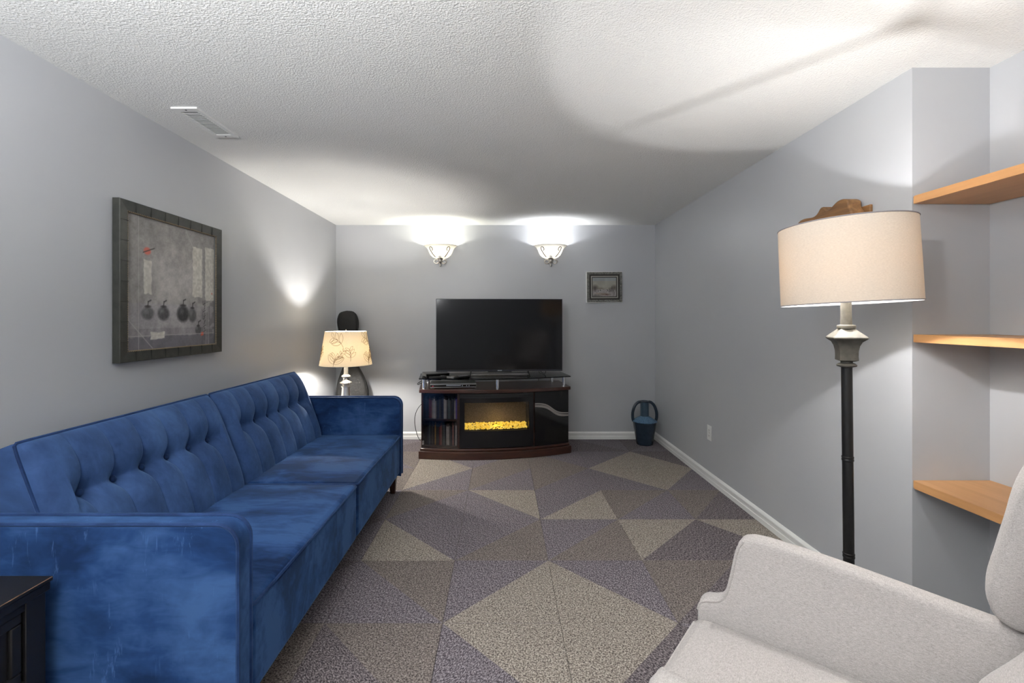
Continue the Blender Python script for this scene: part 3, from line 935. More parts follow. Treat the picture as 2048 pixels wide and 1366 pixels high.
def painted_panel(name, img, fn, mat, parent):
    """img: H x W x 3 sRGB (row 0 = bottom); a grid whose points carry the print's colours"""
    h, w, _ = img.shape
    mb = MB().grid(lambda u, v: fn(u, v), w - 1, h - 1)
    me = bpy.data.meshes.new(name); me.from_pydata(mb.v, [], mb.f); me.materials.append(mat)
    col = np.ones((w, h, 4), dtype=np.float32)
    col[:, :, :3] = np.transpose(srgb2lin(img), (1, 0, 2))
    at = me.color_attributes.new('Col', 'FLOAT_COLOR', 'POINT')
    at.data.foreach_set('color', col.ravel())
    o = bpy.data.objects.new(name, me); C.objects.link(o); o.parent = parent
    return o

def art_apples():
    n = 230; rng = np.random.default_rng(4)
    yy, xx = np.mgrid[0:n, 0:n] / (n - 1.0)      # yy: 0 bottom .. 1 top, xx: 0 .. 1 left to right
    base = 142 + 36 * np.exp(-((xx - .52) ** 2 / .08 + (yy - .55) ** 2 / .12)) - 14 * (yy < .16)
    tex = (fnoise(n, n, 26, rng) - .5) * 26 + (fnoise(n, n, 9, rng) - .5) * 22 + (fnoise(n, n, 2.5, rng) - .5) * 16
    v = base + tex
    img = np.stack([v * 1.0, v * .975, v * .95], -1)
    img[..., 2] += (yy < .35) * 5
    def blend(mask, col, a=1.0):
        m = np.clip(mask, 0, 1)[..., None] * a
        img[:] = img * (1 - m) + np.array(col, float) * m
    def ell(cx, cy, rx, ry, soft=.12):
        d = np.sqrt(((xx - cx) / rx) ** 2 + ((yy - cy) / ry) ** 2)
        return np.clip((1 - d) / soft, 0, 1)
    def rect(x0, x1, y0, y1, s=.006):
        e = (fnoise(n, n, 6, rng) - .5) * .012
        return np.clip((xx + e - x0) / s, 0, 1) * np.clip((x1 - xx + e) / s, 0, 1) * np.clip((yy + e - y0) / s, 0, 1) * np.clip((y1 - yy + e) / s, 0, 1)
    def line(x0, y0, x1, y1, w):
        dx, dy = x1 - x0, y1 - y0; L2 = dx * dx + dy * dy
        t = np.clip(((xx - x0) * dx + (yy - y0) * dy) / L2, 0, 1)
        d = np.sqrt((xx - x0 - t * dx) ** 2 + (yy - y0 - t * dy) ** 2)
        return np.clip((w - d) / (w * .6), 0, 1)
    blend(rect(0, .13, .0, .98) * (fnoise(n, n, 5, rng) > .5), (150, 146, 142), .35)
    blend(rect(.82, 1, .0, .40) * (fnoise(n, n, 7, rng) > .45), (92, 90, 92), .45)
    blend(rect(0, 1, 0, .10), (84, 82, 92), .5)
    pap = (fnoise(n, n, 4, rng) - .5) * 40
    for (a, b, c_, d, al) in ((.70, .83, .42, .86, .85), (.865, 1.0, .40, .88, .75), (.165, .245, .42, .68, .7), (.23, .38, .075, .135, .8)):
        m = rect(a, b, c_, d)
        img[:] = img * (1 - m[..., None] * al) + (np.stack([212 + pap, 208 + pap, 196 + pap], -1)) * m[..., None] * al
    blend(ell(.20, .745, .042, .034, .35), (206, 108, 92), .95)
    blend(line(.16, .73, .27, .775, .006), (60, 56, 54), .8)
    for (cx, cy, rx, ry, dk, al) in ((.205, .275, .068, .062, 74, .75), (.365, .275, .070, .066, 62, .85), (.585, .275, .080, .085, 46, .95), (.70, .265, .055, .075, 70, .8), (.775, .135, .046, .046, 66, .8)):
        m = ell(cx, cy, rx * 1.06, ry * .95, .35)
        sh = dk + 40 * ell(cx - .02, cy + .02, rx * .5, ry * .5, .9) + (fnoise(n, n, 3, rng) - .5) * 26
        img[:] = img * (1 - m[..., None] * al) + np.stack([sh, sh, sh * 1.02], -1) * m[..., None] * al
        blend(line(cx, cy + ry * .8, cx + .004, cy + ry + .028, .006), (40, 38, 38), .9)
        blend(ell(cx, cy + ry * .84, rx * .6, .014, .6), (44, 42, 42), .85)
        blend(line(cx + .004, cy + ry + .026, cx + .03, cy + ry + .038, .008), (48, 46, 46), .75)
    blend(rect(.808, .845, .085, .118, .004), (208, 90, 62), .95)
    blend(rect(.95, .975, .455, .475, .004), (196, 96, 80), .7)
    for a in ((.118, 0, .118, 1), (.88, 0, .88, .42), (.91, 0, .91, .42), (0, .105, 1, .105), (.62, .98, .70, .86), (.80, .70, .95, .58), (.03, .22, .25, .01)):
        blend(line(*a, .0045), (176, 172, 168), .75)
    for i in range(12):
        y = .12 + i * .022
        blend(line(.85 + .01 * math.sin(i * 2.1), y, .866 + .01 * math.cos(i * 3.3), y + .014, .005), (58, 56, 58), .8)
    return img

def art_landscape():
    h, w = 84, 104; rng = np.random.default_rng(9)
    yy, xx = np.mgrid[0:h, 0:w]; yy = yy / (h - 1.0); xx = xx / (w - 1.0)
    sky = np.stack([150 + 12 * (1 - yy), 147 + 12 * (1 - yy), 138 + 6 * (1 - yy)], -1)
    sky[..., 2] += (yy > .82) * 12; sky[..., 0] -= (yy > .82) * 8
    img = sky + ((fnoise(h, w, 12, rng) - .5) * 16)[..., None]
    g = yy < .38
    snow = np.stack([148 + 0 * yy, 142 + 0 * yy, 140 + 0 * yy], -1) + ((fnoise(h, w, 5, rng) - .5) * 50)[..., None]
    img[g] = snow[g]
    def blob(cx, cy, rx, ry, col, a):
        d = np.clip(1.2 - np.sqrt(((xx - cx) / rx) ** 2 + ((yy - cy) / ry) ** 2), 0, 1)[..., None] * a
        img[:] = img * (1 - d) + np.array(col, float) * d
    blob(.10, .46, .16, .18, (70, 62, 60), .8); blob(.92, .46, .13, .17, (78, 70, 66), .75)
    blob(.36, .43, .2, .05, (104, 96, 88), .7); blob(.78, .42, .12, .08, (84, 76, 72), .6)
    blob(.5, .12, .26, .08, (116, 96, 82), .7); blob(.60, .09, .08, .06, (88, 60, 58), .7); blob(.15, .05, .25, .06, (92, 86, 80), .7)
    blob(.2, .16, .2, .05, (150, 130, 112), .6)
    for x, y0, y1 in ((.10, .25, .5), (.24, .23, .36), (.71, .24, .40), (.82, .25, .54), (.87, .24, .38), (.76, .26, .36), (.33, .3, .36), (.64, .3, .36)):
        m = (np.abs(xx - x) < .010) & (yy > y0) & (yy < y1); img[m] = (58, 52, 50)
    m = (np.abs(yy - .31) < .008) & (xx > .70) & (xx < .90); img[m] = (70, 64, 62)
    return img

def build_pictures():
    # print on the left wall: y runs to the right along the wall
    fx = XL + .038
    y0, y1, z0, z1 = 2.075, 2.835, 1.087, 1.845
    p = thing('framed_print', 'large framed print of dark apples on a mottled grey ground', 'picture', (XL, (y0 + y1) / 2, z0))
    fw = .054
    F = M['picture_frame_dark']
    # four mitred rails with thin scored squares
    def rail(a, b, inner_a, inner_b):
        mb = MB()
        vs_ = []
        for x, k in ((XL + .004, 0), (fx - .003, 0), (fx, .05), (fx - .004, .93), (fx - .018, 1.0)):
            for (o_, i_) in ((a, inner_a), (b, inner_b)):
                vs_.append((x, o_[0] + (i_[0] - o_[0]) * k, o_[1] + (i_[1] - o_[1]) * k))
        fs_ = [(2 * i, 2 * i + 1, 2 * i + 3, 2 * i + 2) for i in range(4)]
        mb.add(vs_, fs_)
        # back face
        return mb
    co = [(y0, z0), (y1, z0), (y1, z1), (y0, z1)]
    ci = [(y0 + fw, z0 + fw), (y1 - fw, z0 + fw), (y1 - fw, z1 - fw), (y0 + fw, z1 - fw)]
    for i in range(4):
        j = (i + 1) % 4
        r = obj('frame_rail', rail(co[i], co[j], ci[i], ci[j]), F, p, world=True)
        for k in range(1, 8):
            g = MB()
            t = k / 8
            oy, oz = co[i][0] + (co[j][0] - co[i][0]) * t, co[i][1] + (co[j][1] - co[i][1]) * t
            iy, iz = (ci[i][0] if i == 3 else ci[j][0] if i == 1 else oy), (ci[i][1] if i == 0 else ci[j][1] if i == 2 else oz)
            g.box(fx - .006, fx + .0006, min(oy, iy) - (.001 if i in (0, 2) else -.004), max(oy, iy) + (.001 if i in (0, 2) else -.004), min(oz, iz) - (.001 if i in (1, 3) else -.004), max(oz, iz) + (.001 if i in (1, 3) else -.004))
            obj('score_line', g, M['frame_groove'], r, world=True)
    # beading
    mb = MB(); sp = .0105
    b0, b1, c0, c1 = y0 + fw - .004, y1 - fw + .004, z0 + fw - .004, z1 - fw + .004
    n = int((b1 - b0) / sp)
    for k in range(n + 1):
        t = k / n
        for (y, z) in ((b0 + (b1 - b0) * t, c0), (b0 + (b1 - b0) * t, c1), (b0, c0 + (c1 - c0) * t), (b1, c0 + (c1 - c0) * t)):
            mb.sphere((fx - .007, y, z), .0048, 6, 4)
    bd = obj('bead_trim', mb, M['gold_bead'], p, smooth=True, world=True); bd['kind'] = 'stuff'
    Mi = ROOTM[p.name].inverted()
    img = art_apples()
    painted_panel('print', img, lambda u, v: tuple(Mi @ Vector((fx - .016, y0 + fw - .004 + (y1 - y0 - 2 * fw + .008) * u, z0 + fw - .004 + (z1 - z0 - 2 * fw + .008) * v))), M['painted_print'], p)
    obj('backing', MB().box(XL + .001, fx - .018, y0 + .02, y1 - .02, z0 + .02, z1 - .02), M['black_matte'], p, world=True)

    # small landscape on the back wall, tipped a hair
    cx, cz = (1209 - 1003) / 910 * (YB - .04), 1.29 + (638 - 574) / 910 * (YB - .04)
    q = thing('framed_landscape', 'small framed snowy landscape painting with pewter beaded frame', 'picture', (cx, YB, cz), rot=(0, -.008, 0))
    W2, H2 = .186, .160
    obj('shadow_box', MB().box(-W2 - .006, W2 + .006, -.030, -.001, -H2 - .006, H2 + .006), M['white_trim'], q)
    def ring(a, b, y0_, y1_, name, mat):
        # four mitred sides, each its own piece
        o4 = [(-a[0], -a[1]), (a[0], -a[1]), (a[0], a[1]), (-a[0], a[1])]; i4 = [(-b[0], -b[1]), (b[0], -b[1]), (b[0], b[1]), (-b[0], b[1])]
        for i in range(4):
            j = (i + 1) % 4
            pts = [o4[i], o4[j], i4[j], i4[i]]
            obj(name, MB().prism(pts, lambda p_, q_, d: (p_, d, q_), y0_, y1_), mat, q)
    ring((W2, H2), (W2 - .024, H2 - .024), -.030, -.046, 'frame_rail', M['frame_pewter'])
    ring((W2 - .024, H2 - .024), (W2 - .042, H2 - .042), -.030, -.040, 'inner_frame', M['frame_dark_wood'])
    ring((W2 - .042, H2 - .042), (W2 - .052, H2 - .052), -.030, -.043, 'fillet', M['frame_silver_bead'])
    ring((W2 - .052, H2 - .052), (W2 - .060, H2 - .060), -.030, -.037, 'sight_edge', M['frame_dark_wood'])
    bd = MB()
    for k in range(13):
        x = -W2 + .02 + (2 * W2 - .04) * k / 12
        for z in (-H2 + .012, H2 - .012): bd.sphere((x, -.046, z), .0085, 8, 6)
    for k in range(1, 10):
        z = -H2 + .012 + (2 * H2 - .024) * k / 10
        for x in (-W2 + .012, W2 - .012): bd.sphere((x, -.046, z), .0085, 8, 6)
    b_ = obj('bead_trim', bd, M['frame_pewter'], q, smooth=True); b_['kind'] = 'stuff'
    a, b = W2 - .060, H2 - .060
    painted_panel('canvas', art_landscape(), lambda u, v: (-a + 2 * a * u, -.034, -b + 2 * b * v), M['painted_canvas'], q)
build_pictures()

# ------------------------------------------------------------------ floor lamp
def build_floor_lamp():
    f = thing('floor_lamp', 'tall black floor lamp with pewter cup and beige linen drum shade', 'floor lamp', (1.226, 1.60, 0), rot=(0, -.0108, 0))
    K = M['lamp_black']
    obj('base', MB().lathe([(.0, 0), (.145, 0), (.148, .008), (.14, .018), (.06, .03), (.03, .05), (.018, .06)], 40, cap=False), K, f, smooth=True)
    po = obj('pole', MB().lathe([(.0165, .055), (.0165, 1.118), (.0165, 1.124)], 20), K, f, smooth=True)
    for z in (.46, .80):
        obj('pole_joint', MB().lathe([(.0166, z - .009), (.0182, z - .007), (.0182, z - .003), (.0172, z), (.0182, z + .003), (.0182, z + .007), (.0166, z + .009)], 20, cap=False), K, po, smooth=True)
    P = M['pewter']
    obj('collar', MB().lathe([(.0165, 1.120), (.029, 1.124), (.030, 1.129), (.024, 1.134), (.018, 1.136), (.018, 1.142)], 24), P, f, smooth=True)
    # square flaring cup
    cup = MB(); prof = [(.019, 1.142), (.0275, 1.146), (.0275, 1.16), (.028, 1.178), (.031, 1.196), (.037, 1.210), (.045, 1.218), (.049, 1.222), (.049, 1.226), (.046, 1.230), (.022, 1.254), (.018, 1.257)]
    n = 40; vs_ = []
    for i in range(n):
        a = 2 * PI * i / n + PI / 4
        sq = 1.0 / max(abs(math.cos(a - PI / 4)), abs(math.sin(a - PI / 4)))
        for r, z in prof:
            fl = 1 - (.025 * (i % 2) if 1.146 < z < 1.215 else 0)
            vs_.append((r * sq * fl * math.cos(a), r * sq * fl * math.sin(a), z))
    m = len(prof)
    cup.add(vs_, [(i * m + j, ((i + 1) % n) * m + j, ((i + 1) % n) * m + j + 1, i * m + j + 1) for i in range(n) for j in range(m - 1)])
    # turn the square so that an edge faces the room diagonally
    cup.v = [(x * math.cos(.42) - y * math.sin(.42), x * math.sin(.42) + y * math.cos(.42), z) for x, y, z in cup.v]
    obj('cup', cup, P, f, smooth=True, angle=25)
    obj('ring', MB().lathe([(.018, 1.254), (.027, 1.256), (.0285, 1.262), (.027, 1.268), (.018, 1.270)], 24, cap=False), P, f, smooth=True)
    obj('neck', MB().lathe([(.0175, 1.268), (.0165, 1.30), (.0165, 1.352), (.012, 1.356), (.012, 1.40)], 24), P, f, smooth=True)
    obj('socket', MB().lathe([(.013, 1.395), (.018, 1.40), (.018, 1.44), (.014, 1.445)], 16), M['brushed_nickel'], f, smooth=True)
    # tilted drum shade
    R, z0, z1 = .2005, 1.345, 1.620
    ax = Vector((math.sin(.643), math.cos(.643), 0))      # viewing direction of the lamp, the shade tips about it
    T = Matrix.Translation((0, 0, 1.48)) @ Matrix.Rotation(-.034, 4, ax) @ Matrix.Translation((0, 0, -1.48))
    def tr(mb): mb.v = [tuple(T @ Vector(p)) for p in mb.v]; return mb
    sh = obj('shade', tr(MB().lathe([(R * 1.0, z0), (R * .996, (z0 + z1) / 2), (R * .99, z1)], 72, cap=False)), M['linen_shade'], f, smooth=True)
    for z, r in ((z0, R), (z1, R * .99)):
        ri = obj('shade_rim', tr(MB().tube([(r * math.cos(2 * PI * i / 64), r * math.sin(2 * PI * i / 64), z) for i in range(64)], .0022, 6, True)), M['shade_rim'], sh, smooth=True)
    # spider: hub and three spokes near the top, harp below
    zt = z1 - .03
    sp = MB()
    for k in range(3):
        a = 2 * PI * k / 3 + .2
        sp.tube([(0, 0, zt), (R * .985 * math.cos(a), R * .985 * math.sin(a), zt + .005)], .0022, 6)
    obj('spider', tr(sp), M['brushed_nickel'], sh, smooth=True)
    obj('finial', tr(MB().lathe([(.0, zt - .006), (.008, zt - .004), (.008, zt + .004), (.004, zt + .008), (.006, zt + .014), (0, zt + .02)], 16, cap=False)), M['pewter'], sh, smooth=True)
    hp = []
    for i in range(25):
        t = i / 24 * PI
        hp.append((-.055 * math.cos(t) * (1 if True else 0), 0, 1.43 + (zt - 1.43) * math.sin(t) ** .6))
    obj('harp', MB().tube(hp, .0018, 6), M['brushed_nickel'], f, smooth=True)
    light('floor_lamp_light', (-.035, .01, 1.480), FLOOR_LAMP_W, NEUTRAL, .009, f)
build_floor_lamp()

# ------------------------------------------------------------------ table lamp, side table, guitar bag
def build_table_lamp():
    tb = thing('side_table', 'small black side table under the silver table lamp', 'side table', (-1.375, 4.0, 0))
    obj('tabletop', MB().box(-.22, .22, -.22, .22, .46, .485), M['black_painted_wood'], tb, bevel=.004)
    for x in (-.19, .19):
        for y in (-.19, .19): obj('leg', MB().box(x - .02, x + .02, y - .02, y + .02, 0, .46), M['black_painted_wood'], tb, bevel=.003)
    obj('shelf', MB().box(-.18, .18, -.18, .18, .16, .178), M['black_painted_wood'], tb)
    l = thing('table_lamp', 'silver turned table lamp with leaf-patterned cream shade', 'table lamp', (-1.367, 4.0, .485))
    N = M['brushed_nickel']
    obj('base', MB().lathe([(0, 0), (.085, 0), (.085, .012), (.07, .022), (.06, .05), (.062, .072), (.056, .082), (.054, .092), (.046, .098), (.040, .13), (.0355, .18), (.033, .205)], 32, cap=False), N, l, smooth=True)
    obj('stem', MB().lathe([(.033, .205), (.040, .208), (.040, .216), (.034, .220), (.030, .226), (.034, .236), (.052, .244), (.050, .250), (.030, .262), (.024, .275), (.026, .29), (.040, .302), (.036, .308), (.020, .318), (.018, .335), (.018, .42)], 32, cap=False), N, l, smooth=True)
    obj('socket', MB().lathe([(.016, .41), (.020, .415), (.020, .46), (.012, .465)], 16), N, l, smooth=True)
    zb, zt, rb, rt = .405, .695, .221, .175
    sh = obj('shade', MB().lathe([(rb, zb), ((rb + rt) / 2, (zb + zt) / 2), (rt, zt)], 64, cap=False), M['cream_shade'], l, smooth=True)
    for z, r in ((zb, rb), (zt, rt)):
        obj('shade_rim', MB().tube([(r * math.cos(2 * PI * i / 56), r * math.sin(2 * PI * i / 56), z) for i in range(56)], .002, 6, True), M['cream_shade'], sh, smooth=True)
    # leaf stitching: (a: metres around the shade, h: height on it)
    def S(a, h):
        r = rb + (rt - rb) * h / (zt - zb) + .0012; th = -PI / 2 + a / .20
        return (r * math.cos(th), r * math.sin(th), zb + h)
    st = MB()
    def leaf(a, h, ang, L, w):
        pts = []
        for sgn in (1, -1):
            seq = [i / 7 for i in range(8)]
            if sgn < 0: seq = seq[::-1]
            for t in seq:
                u, v_ = L * t, sgn * w * math.sin(PI * t) ** .8
                pts.append(S(a + u * math.cos(ang) - v_ * math.sin(ang), h + u * math.sin(ang) + v_ * math.cos(ang)))
        st.tube(pts, .0011, 4)
    def branch(a, h, ang, n, L, big=.07, curve=.3):
        pts = [(a, h)]; x, y, g = a, h, ang
        for i in range(n):
            x += L / n * math.cos(g); y += L / n * math.sin(g); g += curve / n
            pts.append((x, y))
            if 0 < y < zt - zb - .02:
                for sg in (1, -1):
                    lv = big * (1 - .45 * i / n)
                    q = g + sg * .8
                    if 0.0 < y + lv * math.sin(q) < zt - zb: leaf(x, y, q, lv, lv * .2)
        st.tube([S(p, min(max(q, 0.002), zt - zb - .002)) for p, q in pts], .0012, 4)
    for off in (-.60, -.30, 0, .30, .58):
        branch(off - .03, .003, 1.45, 3, .06, .095, -.2)
        branch(off - .015, .05, .95, 3, .10, .036, -.1)
        branch(off + .10, .045, 1.5, 3, .09, .062, .3)
        branch(off + .045, .16, 2.1, 3, .12, .085, .9)
    e = obj('leaf_stitching', st, M['embroidery'], sh); e['kind'] = 'stuff'
    sp = MB()
    for k in range(3):
        a = 2 * PI * k / 3 + .5
        sp.tube([(0, 0, zt - .012), (rt * math.cos(a), rt * math.sin(a), zt - .004)], .0018, 5)
    obj('spider', sp, N, sh, smooth=True)
    obj('finial', MB().lathe([(0, zt - .014), (.008, zt - .010), (.004, zt), (.007, zt + .008), (0, zt + .022)], 12, cap=False), N, sh, smooth=True)
    light('table_lamp_light', (0, 0, .510), TABLE_LAMP_W, (1.0, .96, .90), .035, l)

    # guitar in a soft bag leaning in the corner
    g = thing('guitar_bag', 'black nylon guitar bag leaning in the corner behind the table lamp', 'guitar bag', (-1.455, 4.55, 0), rot=(-.135, -.085, .15))
    half = [(.0, 0), (.10, .004), (.17, .04), (.203, .13), (.205, .22), (.182, .33), (.158, .43), (.15, .50), (.150, .56), (.132, .66), (.098, .75), (.068, .82), (.058, .90), (.060, 1.02), (.070, 1.12), (.088, 1.19), (.098, 1.26), (.092, 1.32), (.065, 1.37), (.0, 1.385)]
    hs = smooth_path([(x, z, 0) for x, z in half], 4)
    out = [(x, z) for x, z, _ in hs] + [(-x, z) for x, z, _ in reversed(hs[1:-1])]
    n = len(out); vs_ = []; lay = [(.055, .80), (.048, .93), (.03, 1.0), (-.03, 1.0), (-.048, .93), (-.055, .80)]
    for y, k in lay:
        for x, z in out:
            vs_.append((x * k, y + .065 * 0, .69 + (z - .69) * (1 - (1 - k) * .22)))
    mb = MB(); fs_ = []
    for i in range(len(lay) - 1):
        for j in range(n): fs_.append((i * n + j, i * n + (j + 1) % n, (i + 1) * n + (j + 1) % n, (i + 1) * n + j))
    # fill caps with a strip between mirrored points
    m_ = len(hs)
    for base, fl in ((0, False), ((len(lay) - 1) * n, True)):
        for j in range(m_ - 1):
            l0 = (n - j) % n; l1 = (n - j - 1) % n
            a_, b_, c_, d_ = base + j, base + j + 1, base + (l1 if j + 1 < m_ - 1 else j + 1), base + l0
            f_ = []
            for q in (a_, b_, c_, d_):
                if q not in f_: f_.append(q)
            if len(f_) >= 3: fs_.append(tuple(f_))
    mb.add(vs_, fs_)
    body = obj('bag', mb, M['bag_nylon'], g, smooth=True, angle=60)
    for y in (-.03, .03):
        obj('piping', MB().tube([(x * 1.005, y, z) for x, z in out], .004, 5, True), M['black_matte'], body, smooth=True)
    pk = [(-.12, .10), (.12, .10), (.135, .25), (.11, .42), (-.11, .42), (-.135, .25)]
    obj('pocket', MB().prism(pk, lambda a, b, d: (a, d, b), -.072, -.05), M['bag_nylon'], g, bevel=.012)
build_table_lamp()

# ------------------------------------------------------------------ vase, outlet, vent, shelves, carving, chest
def build_small():
    v = thing('ceramic_vase', 'dark blue handled ceramic vase standing in the corner', 'vase', (1.475, 4.69, 0))
    obj('body', MB().lathe([(0, .004), (.076, 0), (.082, .006), (.090, .06), (.100, .12), (.110, .18), (.117, .228), (.118, .236)], 40, cap=False), M['vase_dark_glaze'], v, smooth=True)
    obj('shoulder', MB().lathe([(.118, .234), (.1255, .238), (.1255, .243), (.118, .248), (.085, .268), (.055, .284), (.044, .292)], 40, cap=False), M['vase_light_glaze'], v, smooth=True)
    neck = MB(); n = 48; prof = [(.043, .288), (.042, .32), (.042, .40), (.044, .432), (.047, .437)]; vs_ = []
    for i in range(n):
        a = 2 * PI * i / n
        for r, z in prof:
            k = 1 + (.03 * math.cos(a * 14) if .3 < z < .43 else 0)
            vs_.append((r * k * math.cos(a), r * k * math.sin(a), z))
    m = len(prof)
    neck.add(vs_, [(i * m + j, ((i + 1) % n) * m + j, ((i + 1) % n) * m + j + 1, i * m + j + 1) for i in range(n) for j in range(m - 1)])
    obj('neck', neck, M['vase_neck_glaze'], v, smooth=True)
    obj('rim', MB().lathe([(.034, .430), (.048, .434), (.050, .440), (.047, .446), (.038, .446), (.034, .440), (.032, .30), (0, .295)], 32, cap=False), M['vase_dark_glaze'], v, smooth=True)
    for s in (-1, 1):
        pts = smooth_path([(s * .040, 0, .436), (s * .068, 0, .430), (s * .100, 0, .395), (s * .121, 0, .335), (s * .123, 0, .275), (s * .114, 0, .236)], 6)
        rib = MB().tube(pts, lambda t: .010, 10, flat=1.5)
        obj('handle', rib, M['vase_dark_glaze'], v, smooth=True)

    o = thing('wall_outlet', 'white double wall outlet low on the grey wall', 'outlet', (XR, 3.605, .388))
    obj('cover_plate', MB().box(-.005, -.0005, -.036, .036, -.059, .059), M['white_plastic'], o, bevel=.0025)
    for z in (-.021, .021):
        r = obj('receptacle', MB().box(-.0068, -.004, -.017, .017, z - .014, z + .014), M['white_plastic'], o, bevel=.002)
        for y in (-.006, .006): obj('slot', MB().box(-.0072, -.0066, y - .0012, y + .0012, z - .004, z + .006), M['slot_dark'], r)
        obj('slot', MB().box(-.0072, -.0066, -.002, .002, z - .010, z - .0065), M['slot_dark'], r)
    obj('screw', MB().box(-.0058, -.004, -.003, .003, -.003, .003), M['screw_dark'], o)

    y0, y1, x0, x1 = 2.165, 2.512, -1.575, -1.450
    a = thing('ceiling_vent', 'white slatted air register on the textured ceiling', 'vent', ((x0 + x1) / 2, (y0 + y1) / 2, H))
    WT = M['white_trim']
    zb = H - .009
    fr = MB()
    fr.box(x0, x1, y0, y0 + .035, zb, H - .0005); fr.box(x0, x1, y1 - .035, y1, zb, H - .0005)
    fr.box(x0, x0 + .022, y0 + .035, y1 - .035, zb, H - .0005); fr.box(x1 - .022, x1, y0 + .035, y1 - .035, zb, H - .0005)
    obj('frame', fr, WT, a, world=True)
    obj('duct_backing', MB().box(x0 + .02, x1 - .02, y0 + .034, y1 - .034, H - .002, H - .0005), M['vent_grey'], a, world=True)
    ns = 17
    for i in range(ns):
        y = y0 + .043 + (y1 - y0 - .086) * i / (ns - 1)
        s = MB().add([(x0 + .021, y - .008, zb + .002), (x1 - .021, y - .008, zb + .002), (x1 - .021, y + .004, H - .002), (x0 + .021, y + .004, H - .002),
                      (x0 + .021, y - .0065, zb + .0005), (x1 - .021, y - .0065, zb + .0005), (x1 - .021, y + .0055, H - .0035), (x0 + .021, y + .0055, H - .0035)],
                     [(0, 1, 2, 3), (4, 5, 6, 7), (0, 1, 5, 4), (1, 2, 6, 5), (2, 3, 7, 6), (3, 0, 4, 7)])
        obj('slat', s, WT, a, world=True)
    for y in (y0 + .016, y1 - .016):
        obj('screw', MB().lathe([(0, zb - .002), (.0045, zb - .001), (.0045, zb + .001)], 10, (x0 + x1) / 2, y, cap=False), M['screw_dark'], a, world=True)

    # niche shelves run along the niche wall towards the camera
    for z1, lab in ((1.782, 'top honey wood shelf in the niche, with a black bracket beneath'),
                    (1.228, 'middle honey wood shelf in the niche beside the lamp shade'),
                    (.643, 'lowest honey wood shelf in the niche behind the armchair')):
        s = thing('wall_shelf', lab, 'shelf', ((XR + XN) / 2, 1.1, z1 - .031))
        obj('board', MB().box(XR + .002, XN - .001, .35, YN - .002, z1 - .031, z1), M['shelf_wood'], s, bevel=.0015, seg=1, world=True)
        obj('edge_band', MB().box(XR - .002, XR + .002, .35, YN - .012, z1 - .031, z1), M['shelf_wood'], s, world=True)
        for yb in ((1.44, .6) if z1 > 1.7 else (.6,)):
            br = MB().box(XR + .07, XN - .001, yb - .012, yb + .012, z1 - .036, z1 - .031)
            br.box(XN - .006, XN - .001, yb - .012, yb + .012, z1 - .23, z1 - .036)
            b = obj('bracket', br, M['black_satin'], s, world=True)
            obj('screw', MB().lathe([(0, z1 - .038), (.004, z1 - .037), (.004, z1 - .035)], 8, XR + .085, yb, cap=False), M['chrome'], b, world=True)

    # carved wooden ornament on the right wall behind the lamp shade
    c = thing('wood_carving', 'carved brown wooden scroll mounted on the wall behind the lamp shade', 'carving', (XR, 2.21, 1.66))
    top = [(2.44, 1.775), (2.41, 1.806), (2.37, 1.812), (2.31, 1.806), (2.275, 1.815), (2.25, 1.838), (2.228, 1.838), (2.205, 1.817), (2.18, 1.822), (2.14, 1.842), (2.105, 1.845), (2.072, 1.830), (2.066, 1.800), (2.05, 1.77)]
    bot = [(2.07, 1.70), (2.12, 1.665), (2.20, 1.652), (2.25, 1.66), (2.30, 1.652), (2.38, 1.668), (2.43, 1.71)]
    out = [(p[0], p[1]) for p in smooth_path([(a, b, 0) for a, b in top + bot], 3, True)]
    obj('scroll', MB().prism(out, lambda p, q, d: (d, p, q), XR - .075, XR - .012), M['carved_wood'], c, bevel=.006, world=True)
    obj('backing', MB().box(XR - .014, XR - .001, 2.02, 2.40, 1.70, 1.800), M['carved_wood'], c, bevel=.003, world=True)

    # black chest beside the sofa, drawers facing the room
    X1, Yb, Zt = -1.252, 1.272, .573
    d = thing('end_table', 'black painted wooden end table with panelled drawers beside the sofa arm', 'end table', (-1.50, .95, 0))
    K = M['black_painted_wood']
    x0, ya = -1.745, .62
    t = obj('tabletop', MB().box(x0, X1, ya, Yb, Zt - .012, Zt), K, d, bevel=.003, world=True)
    obj('top_moulding', MB().box(x0, X1 - .004, ya + .004, Yb - .004, Zt - .036, Zt - .012), K, t, bevel=.003, world=True)
    obj('worn_edge', MB().tube([(X1 - .001, ya + .01, Zt - .0015), (X1 - .001, Yb - .004, Zt - .0015)], .0012, 5), M['scuffed_edge'], t, world=True)
    obj('body', MB().box(x0, X1 - .030, ya + .01, Yb - .012, .06, Zt - .036), K, d, world=True)
    for y in (ya + .01, Yb - .065):
        obj('stile', MB().box(X1 - .030, X1 - .010, y, y + .053, 0, Zt - .036), K, d, bevel=.002, world=True)
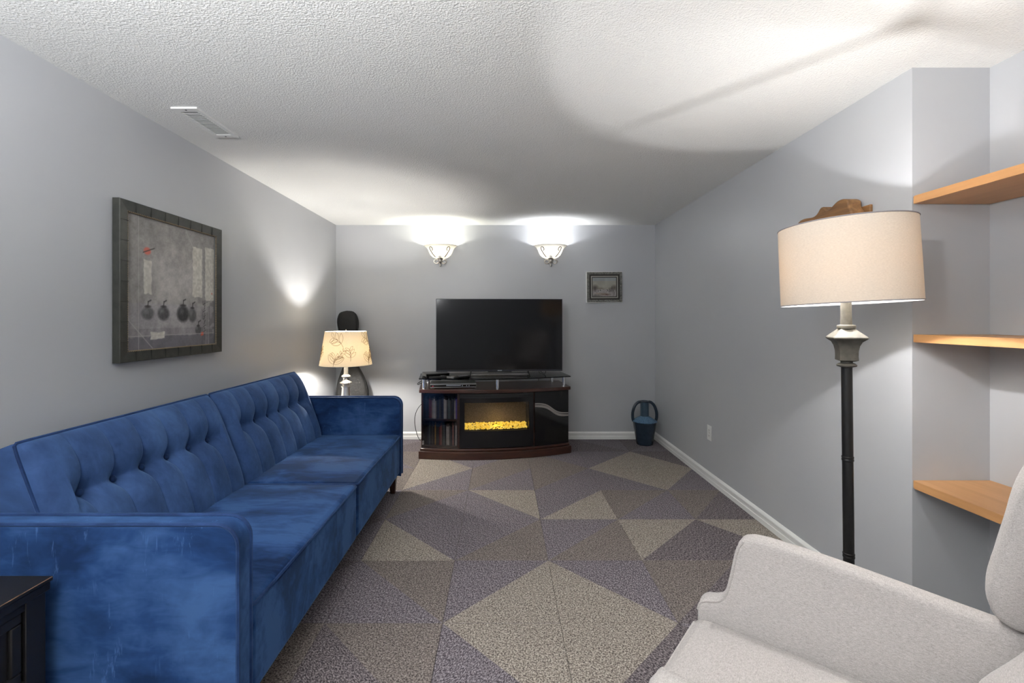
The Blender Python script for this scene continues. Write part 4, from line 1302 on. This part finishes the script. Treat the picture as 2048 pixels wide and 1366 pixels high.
    for z0, z1 in ((.33, .515), (.09, .31)):
        ya_, yb_ = ya + .068, Yb - .070
        dr = obj('drawer', MB().box(X1 - .034, X1 - .024, ya_, yb_, z0, z1), K, d, world=True)
        for (p0, p1, q0, q1) in ((ya_, yb_, z1 - .028, z1), (ya_, yb_, z0, z0 + .028), (ya_, ya_ + .028, z0 + .028, z1 - .028), (yb_ - .028, yb_, z0 + .028, z1 - .028)):
            obj('panel_moulding', MB().box(X1 - .026, X1 - .014, p0, p1, q0, q1), K, dr, bevel=.004, world=True)
        obj('knob', MB().sphere((X1 - .008, (ya_ + yb_) / 2, (z0 + z1) / 2), .013, 12, 8), M['bronze_dark'], dr, smooth=True, world=True)
    obj('rail', MB().box(X1 - .030, X1 - .012, ya + .063, Yb - .065, .311, .329), K, d, world=True)
    obj('rail', MB().box(X1 - .030, X1 - .012, ya + .063, Yb - .065, .516, Zt - .036), K, d, world=True)
    obj('rail', MB().box(X1 - .030, X1 - .012, ya + .063, Yb - .065, .05, .089), K, d, world=True)
    for x in (x0 + .03, X1 - .05):
        for y in (ya + .03, Yb - .04): obj('foot', MB().box(x - .02, x + .02, y - .02, y + .02, 0, .06), K, d, world=True)
build_small()

# ------------------------------------------------------------------ added uplighter, out of view behind the camera, supplies the general fill light
def build_fill_uplighter(x, y, lab, watts):
    u = thing('fill_uplighter', lab, 'floor lamp', (x, y, 0))
    obj('base', MB().lathe([(0, 0), (.13, 0), (.13, .015), (.05, .03), (.014, .04)], 32, cap=False), M['brushed_nickel'], u, smooth=True)
    obj('pole', MB().lathe([(.013, .03), (.013, 1.66)], 16), M['brushed_nickel'], u, smooth=True)
    obj('bowl', MB().lathe([(.02, 1.655), (.08, 1.67), (.14, 1.71), (.17, 1.755), (.167, 1.757), (.136, 1.715), (.078, 1.676), (.0, 1.668)], 40, cap=False), M['brushed_nickel'], u, smooth=True)
    light('fill_uplighter_light', (0, 0, 1.745), watts, (.97, .985, 1.0), .05, u)
build_fill_uplighter(-.85, -.40, 'added fill light out of view, brushed metal uplighter near the sofa wall', FILL_UPLIGHT_W)
